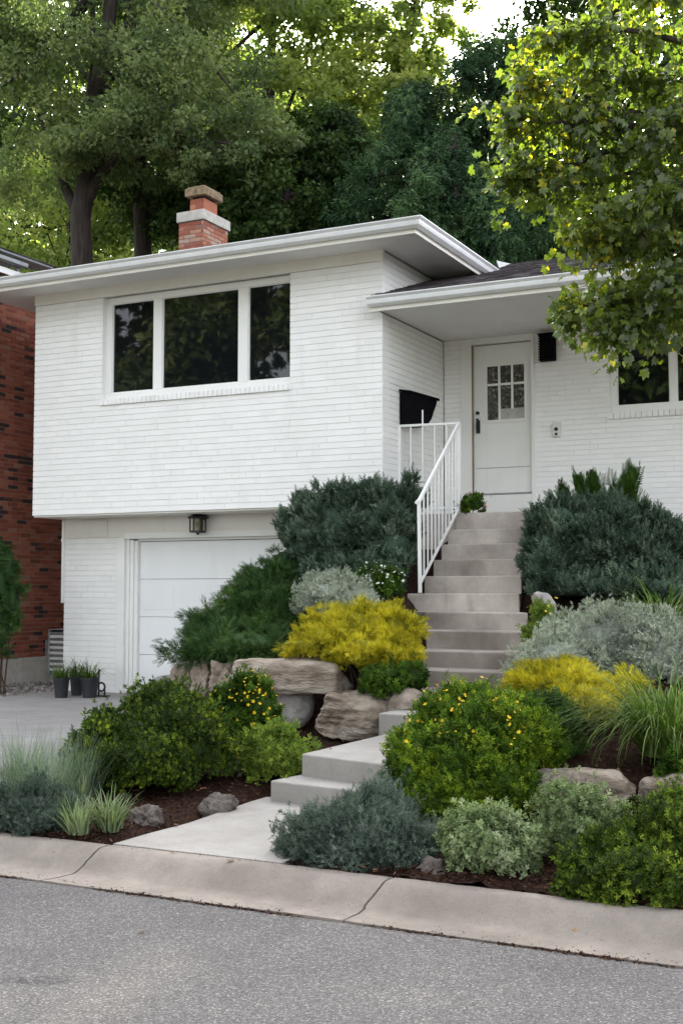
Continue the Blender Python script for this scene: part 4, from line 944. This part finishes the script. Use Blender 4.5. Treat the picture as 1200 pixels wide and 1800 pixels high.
rock('upright brown stone at the left end of the juniper bed', 318, 1224, 10.7, 44, 66, 'rock_brown', dep=1.0, boxy=5, amp=.10, strata=.03, freq=3.5, cutn=15, seed=5, group=G1, lean=-.1)
rock('upright pale stone second from the left under the juniper', 352, 1226, 10.6, 40, 66, 'rock_brown', dep=1.1, boxy=5, amp=.10, strata=.03, freq=3.5, cutn=15, seed=6, group=G1, lean=.12)
rock('broad brown stone between upright stones and long flat boulder', 390, 1228, 10.4, 56, 62, 'rock_brown', dep=.9, boxy=5, amp=.10, strata=.03, freq=3.5, cutn=15, seed=7, group=G1)
rock('low pale stone nearest the garage door below the juniper', 283, 1226, 11.3, 40, 40, 'rock_grey', dep=.9, boxy=2.8, amp=.05, strata=0, seed=8, group=G1)
rock('long grey boulder behind the pale spirea on the right', 1018, 1432, 7.4, 184, 78, dep=.4, rot=-.08, boxy=7, amp=.035, strata=.02, seed=9, group=G2, bury=.1)
rock('brown-topped boulder at the right edge of the photo', 1178, 1436, 7.5, 120, 70, 'rock', dep=.5, boxy=4, amp=.06, strata=.02, seed=10, group=G2)
rock('small pinkish stone in the mulch near the kerb, left of path', 243, 1452, 6.45, 60, 28, 'rock_dark', dep=.8, boxy=3, amp=.16, strata=.03, seed=11, freq=5, bury=.6, cutn=12)
rock('flat half-buried grey stone in mulch beside the left path edge', 375, 1424, 6.98, 50, 17, 'rock_dark', dep=.9, boxy=3, amp=.14, strata=.03, seed=12, freq=5, bury=.9, cutn=12)
rock('rounded grey stone behind the low blue juniper', 738, 1480, 6.6, 54, 32, 'rock_grey', dep=.9, boxy=2.4, amp=.04, strata=0, seed=13, sub=4)
rock('small brown stone at the kerb between juniper and spirea', 752, 1543, 6.0, 44, 30, 'rock_dark', dep=.8, boxy=3, amp=.14, strata=.03, seed=14, freq=5, bury=.5, cutn=12, lean=.4)
rock('grey pointed stone beside the stairs on the right', 955, 1078, 11.5, 38, 36, 'rock_grey', dep=.8, boxy=4, amp=.08, strata=0, seed=15, cutn=14, lean=-.4)
rock('pale stone behind the lime green mound', 400, 1345, 8.3, 46, 34, 'rock', dep=.8, boxy=3, amp=.05, strata=0, seed=16, sub=4)

# ------------------------------------------------------------------ shrubs
shrub('boxwood_shrub', 'large dark rounded boxwood left of the path', 262, 1402, 7.15, 268, 190, 'box', 'boxwood', 12500, size=.72, depth=.8, k=9, seed=1, up=.3, rnd=.55, shell=.06, amp=.1,
      lumps=[(235,1325,7.5,105,90,75),(330,1300,7.7,72,70,72),(290,1262,8.0,70,70,60),(190,1330,7.3,68,66,66),(250,1350,7.2,88,66,55),(350,1330,7.6,50,60,55)])
shrub('flowering_shrub', 'green shrub topped with yellow flowers below the long boulder', 428, 1300, 8.6, 128, 106, 'oval', 'green', 3400, seed=2, up=.8, rnd=.4, size=.8, flowers=('yellow', 98, .013, -.1), k=5)
shrub('lime_mound', 'bright lime green mound beside the lowest step', 487, 1362, 8.0, 146, 80, 'oval', 'lime', 3600, seed=3, depth=.75, up=.8, rnd=.4, size=.72, flowers=('yellow', 9, .014, -.1), k=4)
shrub('juniper_shrub', 'dark green spreading juniper sloping down over the stones', 420, 1170, 11.0, 300, 190, 'spray', 'juniper', 13000, seed=4, up=.15, rnd=.4, size=.8, flat=.6, rcl=.13, shell=.06, amp=.12, zbase=.85,
      lumps=[(405,1130,11.2,80,80,44),(358,1143,10.9,46,60,28),(455,1075,11.8,66,70,52),(485,1035,12.2,56,60,52),(430,1140,10.7,90,60,36),(500,1115,11.3,50,60,60),(500,990,12.6,26,30,26),(392,1092,11.4,44,50,26),(440,1035,12.0,34,40,24),(400,1158,10.8,62,40,20),(345,1158,10.9,34,36,14)])
shrub('blue_green_evergreen', 'big blue-green upright evergreen between wall and railing', 610, 1020, 12.6, 250, 175, 'plume', 'bluegreen', 10500, seed=5, up=.8, rnd=.45, size=1.0, shell=.08, amp=.12, zbase=1.55,
      lumps=[(600,940,12.7,98,70,78),(545,925,12.8,52,60,55),(660,925,12.8,66,60,72),(610,905,12.8,80,60,52),(690,970,12.5,42,50,75),(560,975,12.5,60,60,60),(600,1015,12.2,70,50,40),(650,1020,12.2,50,50,40),(715,880,13.3,28,40,36)])
shrub('silver_mound', 'grey silver-leaved mound above the golden shrub, left of stairs', 585, 1078, 11.2, 168, 72, 'fluff', 'silver', 7000, seed=6, up=.5, rnd=.5, depth=.8, amp=.05, k=4, size=.9)
shrub('white_flower_clump', 'small white-flowered plant by the railing foot', 668, 1045, 11.6, 90, 50, 'rosette', 'green', 1500, seed=7, up=.6, flowers=('whitefl', 60, .013, 0), k=4)
shrub('golden_shrub', 'golden yellow spreading shrub left of the stairs', 625, 1172, 10.1, 262, 130, 'spray', 'gold', 9500, seed=8, up=.1, rnd=.4, size=.6, shell=.06, amp=.12, core=.70, zbase=.9, flat=.5, rcl=.075,
      lumps=[(640,1160,10.0,70,50,26),(690,1150,10.1,40,50,30),(640,1105,10.3,88,70,40),(590,1125,10.1,74,60,32),(695,1115,10.2,40,50,42),(535,1143,9.95,36,40,14),(640,1142,9.9,70,50,26),(590,1088,10.6,48,50,20),(655,1083,10.5,40,50,22)])
shrub('low_green_plant', 'low leafy green plant between golden shrub and brown stone', 690, 1215, 9.75, 108, 50, 'oval', 'green', 1300, seed=9, size=.75, up=.7, k=4, cat='plant')
shrub('yellow_flowering_bush', 'large bright green bush with yellow flowers right of the path', 812, 1458, 6.9, 270, 270, 'oval', 'potent', 15000, seed=10, up=.7, rnd=.5, size=.62, shell=.07, amp=.1, flowers=('yellow', 98, .013, -.1), fwin=(715, 905, 1205, 1320),
      lumps=[(800,1380,7.0,88,90,74),(850,1320,7.3,80,80,76),(755,1345,7.1,60,70,60),(885,1275,7.6,52,70,48),(800,1265,7.6,60,70,50),(930,1310,7.5,52,60,48),(770,1415,6.8,60,60,44),(730,1310,7.3,36,60,28),(860,1390,7.0,60,60,56),(830,1240,7.8,34,50,30)])
shrub('grey_green_shrub', 'soft grey-green shrub between flowering bush and golden shrub', 975, 1320, 8.0, 100, 96, 'needle', 'juniper', 1600, seed=11, up=.7, k=4, tb=.25)
shrub('golden_shrub', 'golden yellow shrub on the right in front of the silver mound', 1015, 1270, 8.9, 250, 118, 'spray', 'gold', 8500, seed=12, up=.15, rnd=.4, size=.54, flat=.5, rcl=.07, shell=.06, amp=.12, core=.72, zbase=.62,
      lumps=[(1000,1212,9.0,80,70,40),(940,1205,9.0,44,60,32),(1065,1225,8.9,48,60,30),(1010,1245,8.6,64,50,34),(1105,1200,9.1,26,40,12),(985,1180,9.2,40,50,18)])
shrub('silver_mound', 'large silver-white mounded shrub right of the stairs', 1085, 1200, 10.2, 290, 138, 'fluff', 'silver', 17000, seed=13, up=.5, rnd=.5, amp=.05, size=1.0, shell=.05, zbase=.8,
      lumps=[(1060,1150,10.4,120,90,84),(1120,1150,10.5,100,90,78),(985,1170,10.0,82,70,52),(935,1190,9.8,48,50,28),(1170,1170,10.3,70,80,60)])
shrub('blue_green_evergreen', 'big blue-green evergreen right of the stairs against the white wall', 1040, 1075, 12.8, 280, 200, 'plume', 'bluegreen', 12000, seed=14, up=.8, rnd=.45, shell=.08, amp=.12, zbase=1.55,
      lumps=[(980,960,12.7,58,60,90),(1030,975,12.8,80,70,85),(1090,970,12.9,90,80,78),(1150,985,12.9,60,60,72),(955,1000,12.4,36,50,52),(1060,920,13.0,80,60,40),(1190,980,13.2,40,60,50),(1000,1035,12.3,66,50,38),(1085,1040,12.3,80,50,38),(1165,1045,12.4,60,50,38)])
shrub('leafy_shrub', 'green leafy shrub with upright shoots behind the right evergreen', 1065, 985, 13.9, 230, 148, 'fern', 'green', 950, tb=-.3, seed=15, up=1.6, rnd=.3, size=1.0, k=5, zbase=2.0, core=.7)
shrub('small_flower_plant', 'small yellow-flowered plant at the right foot of the stairs', 955, 1130, 10.9, 64, 72, 'oval', 'lime', 700, seed=16, size=.7, flowers=('yellow', 14, .016, -.2), k=3, cat='plant')
shrub('blue_juniper', 'low blue-grey juniper spreading to the kerb beside the path', 620, 1532, 6.0, 280, 120, 'needle', 'blue', 11000, seed=17, up=.35, rnd=.65, size=.62, shell=.08, amp=.12, core=.75,
      lumps=[(620,1480,6.2,112,80,46),(560,1490,6.2,70,60,38),(690,1490,6.2,74,60,38),(660,1430,6.5,62,60,34),(600,1510,6.05,90,40,24),(700,1395,6.9,44,40,30),(540,1512,6.05,48,30,20)])
shrub('pale_spirea', 'pale variegated low shrub at the kerb, right of the blue juniper', 866, 1530, 6.2, 158, 90, 'rosette', 'spirea', 3300, seed=18, up=.6, rnd=.4, size=1.0, shell=.05, amp=.12, core=.72, depth=.8, k=8)
shrub('pale_spirea', 'pale green low shrub in front of the long grey boulder', 1018, 1494, 6.6, 182, 96, 'rosette', 'spirea', 3600, seed=19, up=.6, rnd=.4, size=.85, shell=.05, amp=.12, core=.72, depth=.7, k=8, tb=-.2)
shrub('green_groundcover_shrub', 'dark green trailing shrub at the kerb in the lower right corner', 1110, 1605, 5.95, 290, 170, 'oval', 'boxwood', 12500, seed=20, up=.4, rnd=.5, size=.5, shell=.06, amp=.12,
      lumps=[(1110,1545,6.1,112,90,62),(1060,1560,6.0,66,60,46),(1180,1500,6.4,78,70,80),(1160,1560,6.1,80,60,50),(1210,1440,6.7,50,60,55),(1100,1500,6.5,50,60,38)], tb=.12)
shrub('grey_low_shrub', 'low grey-green shrub at the kerb in the lower left corner', 60, 1462, 6.05, 180, 78, 'fluff', 'blue', 6000, seed=21, up=.5, k=6, tb=-.3, size=.8, amp=.12, depth=.7)
shrub('little_green_plant', 'small grey-green plant between boxwood and lime mound', 392, 1358, 8.0, 70, 42, 'rosette', 'spirea', 420, seed=22, k=2, size=.9, cat='plant', tb=-.2)
shrub('low_green_plant', 'small green tuft at the right edge above the edge boulder', 1200, 1378, 7.6, 60, 60, 'oval', 'green', 700, seed=24, k=3, size=.7, cat='plant')
shrub('porch_flowers', 'small pink-flowered plant on the porch at the railing top', 832, 893, 14.3, 56, 42, 'oval', 'green', 260, seed=23, k=3, size=.9, flowers=('pink', 5, .02, -.2), cat='plant', core=.6, zbase=STEP[0][3]+.01)
shrub('evergreen_shrub', 'tall dark green shrub at the left edge beside the red brick wall', -8, 1180, 13.2, 90, 300, 'fern', 'juniper', 900, seed=25, k=6, up=-.2, rnd=.5, size=1.0, zbase=.1, low=.45, cat='shrub', core=.7)
# grasses
grass_clump('blue_fescue', 'feathery blue-grey grass in the lower left corner', 70, 1402, 6.75, .52, 1700, 'fescue', .004, .12, seed=1, nclump=9, spread=.36, e0=(60, 90), bend=(5, 60), z=.15)
grass_clump('lambs_tongue', 'pale green strappy plant between grey shrub and small stone', 150, 1462, 6.1, .26, 420, 'lambs', .012, .05, seed=2, nclump=7, spread=.19, e0=(50, 90), bend=(0, 70), cat='plant', z=.14)
grass_clump('pale_sprout', 'single pale green sprout at the left foot of the boxwood', 144, 1380, 6.6, .22, 14, 'lambs', .02, .02, seed=3, cat='plant', e0=(60, 85), bend=(0, 40), z=.2)
grass_clump('ornamental_grass', 'large arching green grass clump at the right edge', 1178, 1310, 8.0, .88, 900, 'grass', .011, .18, seed=4, e0=(50, 88), bend=(60, 150), z=.55, seg=9)
grass_clump('ornamental_grass', 'arching grass behind the silver mound, below the right evergreen', 1165, 1110, 11.0, .80, 480, 'grass', .012, .14, seed=5, e0=(45, 85), bend=(60, 140), z=1.15, seg=9)
grass_clump('step_weed', 'tiny weed growing from the joint of the lowest step', 502, 1376, 7.62, .06, 14, 'lime', .008, .01, seed=6, cat='weed', e0=(40, 90), bend=(0, 60), z=.275)
# mulch-side litter of twigs at the kerb bed is part of bark mulch

# ------------------------------------------------------------------ trees
def crown(rng, cl, n, size, tpl, spread=1., droop=0., flat=0.):
    """cl: clump ellipsoids (N,6) ; leaves fill each clump, dense outside"""
    area = cl[:,3]*cl[:,4]; idx = rng.choice(len(cl), n, p=area/area.sum()); d = nrm(rng.normal(size=(n, 3)))
    rad = rng.uniform(0, 1, n)**.45; p = cl[idx,:3]+d*rad[:,None]*cl[idx,3:]*spread
    nr = nrm(d+np.array([0, 0, .6])+rng.normal(size=(n, 3))*.6)
    ax = nrm(d*.6+rng.normal(size=(n, 3))*.7+np.array([0, 0, -droop])); ct = rng.uniform(0, 1, len(cl))
    return scatter(tpl, p, rotm(ax, nr), size*rng.uniform(.6, 1.3, n), rng, np.clip(ct[idx]*.6+rng.uniform(0, .5, n), 0, 1), jit=.1)
def clumps(rng, big, k, r=(.18, .34)):
    out = []
    for (x, y, z, rx, ry, rz) in big:
        for i in range(k):
            d = nrm(rng.normal(size=3)); m = rng.uniform(.35, 1)**.6; s = rng.uniform(*r)
            out.append((x+d[0]*rx*m, y+d[1]*ry*m, z+d[2]*rz*m, rx*s*1.2, ry*s*1.2, rz*s*.8))
    return np.array(out)
def tree(name, label, big_px, trunk_px, Y, mat, n, size, k=26, rtrunk=.2, seed=0, tplk='leaf', group=None, cat='tree', zb=None, limbs=14, r=(.18, .34), droop=0., extra=None, fork=None):
    """big_px: crown masses (u, v, Y, r_u, r_y, r_v in photo pixels); trunk_px: path of the trunk (u, v)"""
    rng = np.random.default_rng(seed+1000)
    big = [(PY(u, v, y)[0], y, PY(u, v, y)[2], a/sc(y, u), b/sc(y, u), c/sc(y, u)) for u, v, y, a, b, c in big_px]
    tp = [PY(u, v, Y) for u, v in trunk_px]; base = tp[0].copy(); base[2] = zb if zb is not None else base[2]
    root = empty(name, base, label, cat, group)
    cl = clumps(rng, big, k, r)
    tpl = {'leaf': leaf1(.62, .1), 'spr': sprig(leaf1(.5), 5, 60, .6, 3), 'hang': sprig(leaf1(.30), 9, 40, .45, 9)}[tplk]
    if extra is not None: cl = extra(rng, root, cl)
    qmesh('crown', *crown(rng, cl, n, size, tpl, droop=droop), L[mat], root)
    mb = MB(); pts = [base]+tp[(1 if zb is None else 0):]
    rad = [rtrunk*(1-.55*i/(len(pts)-1)) for i in range(len(pts))]; mb.tube(pts, rad, 12)
    if fork:
        for path, r0 in fork:
            q = [PY(u, v, Y+dy) for u, v, dy in path]; mb.tube(q, [r0*(1-.75*i/(len(q)-1)) for i in range(len(q))], 9)
    top = pts[-1]
    for i in range(limbs):
        c = cl[rng.integers(len(cl))]; j = rng.integers(max(1, len(pts)//2), len(pts)); s = np.array(pts[j]); e = np.array(c[:3])
        m = s*.5+e*.5+rng.normal(size=3)*.25+np.array([0, 0, -.15]); mb.tube([s, s*.7+m*.3+rng.normal(size=3)*.05, m, e], [rtrunk*.34, rtrunk*.26, rtrunk*.17, rtrunk*.05], 6)
    mb.build('trunk', M['bark'], root, smooth=True); return root
TG = 'trees behind the house'
tree('deciduous_tree', 'grey-green tree with forked dark trunk above the left roof', [(150,120,22,230,230,210),(330,150,22,170,190,190),(30,230,21.5,150,150,150),(230,265,21.5,170,150,70),(60,-20,22,220,200,170),(400,250,21.5,120,130,90),(330,-80,22.5,200,200,130)],
     [(147,600),(145,470),(142,380),(165,250),(172,150),(190,60),(200,-60)], 21.5, 'treeA', 85000, .11, k=40, rtrunk=.30, seed=1, zb=1.2, group=TG, limbs=26, r=(.14, .26),
     fork=[([(142,385,0),(115,330,0),(95,270,.3),(60,180,.5)], .15), ([(144,375,0),(165,325,0),(205,275,-.3),(260,215,-.5)], .16), ([(172,180,0),(165,90,0),(130,20,.4)], .09), ([(172,160,0),(215,60,0),(240,0,.3)], .08)])
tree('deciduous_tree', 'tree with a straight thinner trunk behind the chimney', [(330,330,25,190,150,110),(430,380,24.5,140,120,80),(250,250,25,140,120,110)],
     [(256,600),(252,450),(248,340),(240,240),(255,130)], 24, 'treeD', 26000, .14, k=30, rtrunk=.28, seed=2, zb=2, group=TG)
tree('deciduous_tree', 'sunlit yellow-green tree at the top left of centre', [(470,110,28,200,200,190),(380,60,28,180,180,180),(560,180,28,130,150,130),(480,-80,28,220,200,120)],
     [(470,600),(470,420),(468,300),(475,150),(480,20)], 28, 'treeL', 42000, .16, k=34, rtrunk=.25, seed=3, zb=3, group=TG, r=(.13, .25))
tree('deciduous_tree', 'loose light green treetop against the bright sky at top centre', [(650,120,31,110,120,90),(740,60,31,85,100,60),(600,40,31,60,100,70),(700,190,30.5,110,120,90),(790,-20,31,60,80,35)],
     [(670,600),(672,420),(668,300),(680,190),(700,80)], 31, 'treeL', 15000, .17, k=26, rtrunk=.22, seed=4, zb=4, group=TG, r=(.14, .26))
def boughs(spec, Yc, n, seed):
    """drooping conifer: returns a clump maker"""
    def f(rng, root, cl):
        out = []; mb = MB()
        for (u, vt, vb, wpx) in spec:
            top = PY(u, vt, Yc); bot = PY(u, vb, Yc); s = sc(Yc, u); W = wpx/s; H = top[2]-bot[2]
            mb.tube([bot, (bot+top)/2, bot+(top-bot)*.93], [.14, .08, .02], 8)
            lv = int(H/.42)
            for i in range(lv):
                t = i/lv; z = bot[2]+H*t; R = W*(1-t)**.6*rng.uniform(.55, 1.3)+.25; m = max(4, int(9*(1-t)+3))
                for j in range(m):
                    a = rng.uniform(0, 6.28); Rr = R*rng.uniform(.6, 1.1)
                    for q in (.35, .6, .85, 1.0):
                        dz = -.28*Rr*q*q+rng.uniform(-.1, .1)
                        out.append((bot[0]*(1-t)+top[0]*t+math.cos(a)*Rr*q, Yc+math.sin(a)*Rr*q, z+dz-.12*q, .30, .30, .17+.18*q))
                    if i % 2 == 0 and j % 2 == 0:
                        c = (bot[0]*(1-t)+top[0]*t, Yc, z); mb.tube([c, (c[0]+math.cos(a)*Rr*.6, Yc+math.sin(a)*Rr*.6, z-.1*Rr), (c[0]+math.cos(a)*Rr, Yc+math.sin(a)*Rr, z-.28*Rr)], [.05, .03, .012], 5)
        mb.build('boughs', M['bark'], root); return np.array(out)
    return f
def conifer(label, u, vt, vb, w, Yc, n, seed, size=.26):
    tree('conifer_tree', label, [(u,300,Yc,60,60,60)], [(u,620),(u,520),(u,480)], Yc, 'conifer', n, size, k=2, rtrunk=.25, seed=seed, tplk='hang', group=TG, zb=1.5, limbs=0, droop=1.1, extra=boughs([(u, vt, vb, w)], Yc, n, seed))
conifer('tall dark conifer whose tip meets the sky left of the maple', 858, 40, 520, 170, 24, 15000, 5)
conifer('dark conifer in the middle behind the gutter corner', 715, 120, 520, 160, 23, 13000, 6)
conifer('dark drooping conifer between the tall one and the maple leaves', 960, 60, 520, 170, 25, 13000, 7)
conifer('dark conifer left of the middle, beside the sunlit tree', 600, 175, 520, 150, 24.5, 11000, 8)
conifer('short dark conifer low behind the entry roof', 800, 215, 520, 130, 21, 10000, 9)
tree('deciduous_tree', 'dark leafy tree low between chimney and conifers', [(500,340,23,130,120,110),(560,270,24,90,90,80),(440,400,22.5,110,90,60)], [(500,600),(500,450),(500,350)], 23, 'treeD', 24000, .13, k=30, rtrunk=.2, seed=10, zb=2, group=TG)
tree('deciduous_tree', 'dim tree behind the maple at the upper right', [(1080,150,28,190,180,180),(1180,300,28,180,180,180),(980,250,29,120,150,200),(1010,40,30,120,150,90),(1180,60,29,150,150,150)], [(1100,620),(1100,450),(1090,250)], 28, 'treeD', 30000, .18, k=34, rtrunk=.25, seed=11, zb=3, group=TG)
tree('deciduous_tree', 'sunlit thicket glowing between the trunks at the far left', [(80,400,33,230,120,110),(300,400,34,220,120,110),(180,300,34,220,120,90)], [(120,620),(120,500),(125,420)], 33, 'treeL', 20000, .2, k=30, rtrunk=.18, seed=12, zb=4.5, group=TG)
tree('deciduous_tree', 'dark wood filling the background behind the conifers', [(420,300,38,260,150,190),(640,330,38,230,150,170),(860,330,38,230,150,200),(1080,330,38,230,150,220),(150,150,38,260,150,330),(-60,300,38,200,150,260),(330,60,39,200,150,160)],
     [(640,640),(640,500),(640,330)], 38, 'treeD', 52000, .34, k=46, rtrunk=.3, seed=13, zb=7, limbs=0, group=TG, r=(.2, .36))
tree('deciduous_tree', 'unseen canopy added high above the conifers to shade the street', [(720,-110,31,170,140,60),(900,-100,31,170,140,60),(1060,-80,31,150,140,70),(560,-150,31,180,150,90),(300,-230,27,260,160,90),(60,-240,26,240,160,90)],
     [(1010,620),(1010,450),(1005,300),(990,100),(960,-60)], 31, 'treeL', 34000, .2, k=34, rtrunk=.22, seed=14, zb=4, limbs=0, group=TG, r=(.16, .3))  # crown masses added out of view to keep sun patches off the street
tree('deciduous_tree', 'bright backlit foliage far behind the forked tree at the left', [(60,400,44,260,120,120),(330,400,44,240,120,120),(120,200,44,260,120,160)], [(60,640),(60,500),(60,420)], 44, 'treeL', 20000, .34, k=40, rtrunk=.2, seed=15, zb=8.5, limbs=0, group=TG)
# trees across the street, behind the viewpoint: they stand in the window reflections and close the sky there
for i, (x, y, h, r_) in enumerate(((-17, -14, 20, 5.2), (-7, -16, 21, 5.6), (-27, -10, 18, 5.4), (3, -17, 18, 5.0), (-12, -20, 24, 6))):
    rng = np.random.default_rng(70+i); root = empty('street_tree', (x, y, -.05), 'broad tree across the street, seen only in window reflections', 'tree', 'trees across the street')
    cl = clumps(rng, [(x, y, h*.62, r_, r_, h*.36)], 60, (.14, .28)); qmesh('crown', *crown(rng, cl, 26000, .42, leaf1(.65, .1)), L['treeD' if i % 2 else 'treeA'], root)
    mb = MB(); mb.tube([(x, y, -.05), (x+.1, y, h*.3), (x, y+.2, h*.75)], [.3, .24, .08], 10); mb.build('trunk', M['bark'], root, smooth=True)

# maple in the right foreground ----------------------------------------------
rng = np.random.default_rng(55)
base = PY(1420, 1300, 8.3); base[2] = .5
mp = empty('maple_tree', base, 'foreground maple whose lit leafy branches hang in from the right edge', 'tree')
trunk_top = PY(1400, -250, 8.3); mb = MB()
tr = [base, base*.6+trunk_top*.4+np.array([.05, 0, 0]), trunk_top]; mb.tube(tr, [.14, .10, .04], 12)
def tpt(v): 
    a = PY(1400, v, 8.3); return a
ends = [ # (start v on trunk, [(u, v, Y)...])
 (700, [(1260,545,8.1),(1130,545,7.8),(1050,535,7.5),(1000,530,7.35)]),
 (640, [(1270,500,7.9),(1180,540,7.6),(1120,560,7.4),(1070,570,7.2)]),
 (560, [(1250,420,8.0),(1160,420,7.7),(1080,410,7.5),(1010,400,7.4)]),
 (480, [(1240,330,8.0),(1120,300,7.7),(1010,330,7.5),(900,300,7.4)]),
 (430, [(1230,262,8.0),(1100,258,7.8),(1000,290,7.5),(885,300,7.3)]),
 (300, [(1230,200,8.0),(1090,195,7.7),(980,160,7.5),(915,130,7.4)]),
 (330, [(1240,240,8.0),(1080,215,7.6),(960,215,7.4),(880,190,7.3)]),
 (200, [(1240,80,8.0),(1130,60,7.7),(1040,50,7.5),(960,60,7.4)]),
 (100, [(1250,0,8.0),(1150,-20,7.8),(1080,-30,7.6)]),
 (520, [(1270,380,8.2),(1190,370,8.0),(1110,380,7.9),(1040,350,7.8)]),
 (350, [(1270,150,8.2),(1190,140,8.0),(1100,130,7.9),(1010,110,7.8)]),
 (620, [(1270,480,8.2),(1200,490,8.0),(1120,500,7.9),(1060,520,7.7)]),
 (600, [(1290,450,7.7),(1230,480,7.3),(1190,490,7.1)]),
 (250, [(1290,120,7.6),(1210,180,7.3),(1150,230,7.2)]),
 (420, [(1290,300,7.6),(1210,330,7.2),(1140,350,7.1)])]
tw = []; ytw = []      # twig points for the leaves; some outer sprays tinted yellow in place of sunlight
for v0, path in ends:
    pts = [tpt(v0)]+[PY(u, v, y) for u, v, y in path]
    fine = []
    for a, b in zip(pts, pts[1:]):
        for t in np.linspace(0, 1, 6)[:-1]: fine.append(a*(1-t)+b*t+rng.normal(size=3)*.012)
    fine.append(pts[-1]); m = len(fine)
    mb.tube(fine, [.028*(1-i/m)+.003 for i in range(m)], 6)
    for i in range(3, m):
        for j in range(4 if i < m*.5 else 5):
            d = nrm(rng.normal(size=3)*np.array([1, 1, .45])+np.array([-.25, 0, -.1])); ln = rng.uniform(.08, .40)*(1 if i < m-3 else .6); p0 = fine[i]; p1 = p0+d*ln*.6+np.array([0, 0, .02]); p2 = p0+d*ln+np.array([0, 0, -.05*ln/.3])
            if j < 3: mb.tube([p0, p1, p2], [.004, .003, .0015], 4)
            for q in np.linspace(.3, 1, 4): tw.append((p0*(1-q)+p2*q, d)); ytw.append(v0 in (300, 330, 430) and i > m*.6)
mb.build('trunk', M['bark'], mp, smooth=True)
P_ = np.array([a for a, b in tw]); D_d = np.array([b for a, b in tw]); reps = 3
P_ = np.repeat(P_, reps, 0)+rng.normal(size=(len(tw)*reps, 3))*.035; D_d = np.repeat(D_d, reps, 0)
ax = nrm(D_d*.6+rng.normal(size=P_.shape)*.5+np.array([0, 0, -.75])); nn = nrm(rng.normal(size=P_.shape)*.7+np.array([0, -.35, .6]))
dd = (P_-CAM); zz = dd@Fv; uu = 600+FOC*(dd@Rv)/zz
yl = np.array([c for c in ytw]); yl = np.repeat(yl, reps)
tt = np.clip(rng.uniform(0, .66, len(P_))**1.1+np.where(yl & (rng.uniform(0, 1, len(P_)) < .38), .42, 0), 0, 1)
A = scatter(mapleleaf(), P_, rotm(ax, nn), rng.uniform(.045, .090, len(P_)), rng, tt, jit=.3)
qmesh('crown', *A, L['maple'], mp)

# ------------------------------------------------------------------ light, sky, camera
SUN_EL, SUN_AZ = math.radians(34), math.radians(-21)      # azimuth from +Y towards +X
sd = Vector((math.sin(SUN_AZ)*math.cos(SUN_EL), math.cos(SUN_AZ)*math.cos(SUN_EL), math.sin(SUN_EL)))
sl = bpy.data.lights.new('sun', 'SUN'); sl.energy = 5.0; sl.angle = math.radians(.6); sl.color = (1, .90, .72)
so = bpy.data.objects.new('sun', sl); COL.objects.link(so); so.rotation_euler = sd.to_track_quat('Z', 'Y').to_euler(); so.location = (0, 10, 40)
w = bpy.data.worlds.new('World'); S.world = w; w.use_nodes = True; nt = w.node_tree; nt.nodes.clear()
sk = nt.nodes.new('ShaderNodeTexSky'); sk.sky_type = 'NISHITA'; sk.sun_disc = False; sk.sun_elevation = SUN_EL; sk.sun_rotation = SUN_AZ; sk.dust_density = 3.0; sk.air_density = 1.0; sk.ozone_density = .8
hs = nt.nodes.new('ShaderNodeHueSaturation'); hs.inputs['Saturation'].default_value = .25; nt.links.new(sk.outputs[0], hs.inputs['Color'])
bg = nt.nodes.new('ShaderNodeBackground'); bg.inputs[1].default_value = .15; nt.links.new(hs.outputs[0], bg.inputs[0])
wo = nt.nodes.new('ShaderNodeOutputWorld'); nt.links.new(bg.outputs[0], wo.inputs[0])
S.view_settings.view_transform = 'Standard'; S.view_settings.look = 'None'; S.view_settings.gamma = 1; S.view_settings.use_curve_mapping = False
S.view_settings.exposure = 2.58
cd = bpy.data.cameras.new('camera'); cam = bpy.data.objects.new('camera', cd); COL.objects.link(cam); S.camera = cam
cam.location = tuple(CAM); cam.rotation_euler = (math.radians(90)+PH, 0, TH)
cd.sensor_fit = 'VERTICAL'; cd.sensor_height = 36; cd.lens = 36*FOC/1800; cd.clip_end = 500; cd.clip_start = .05
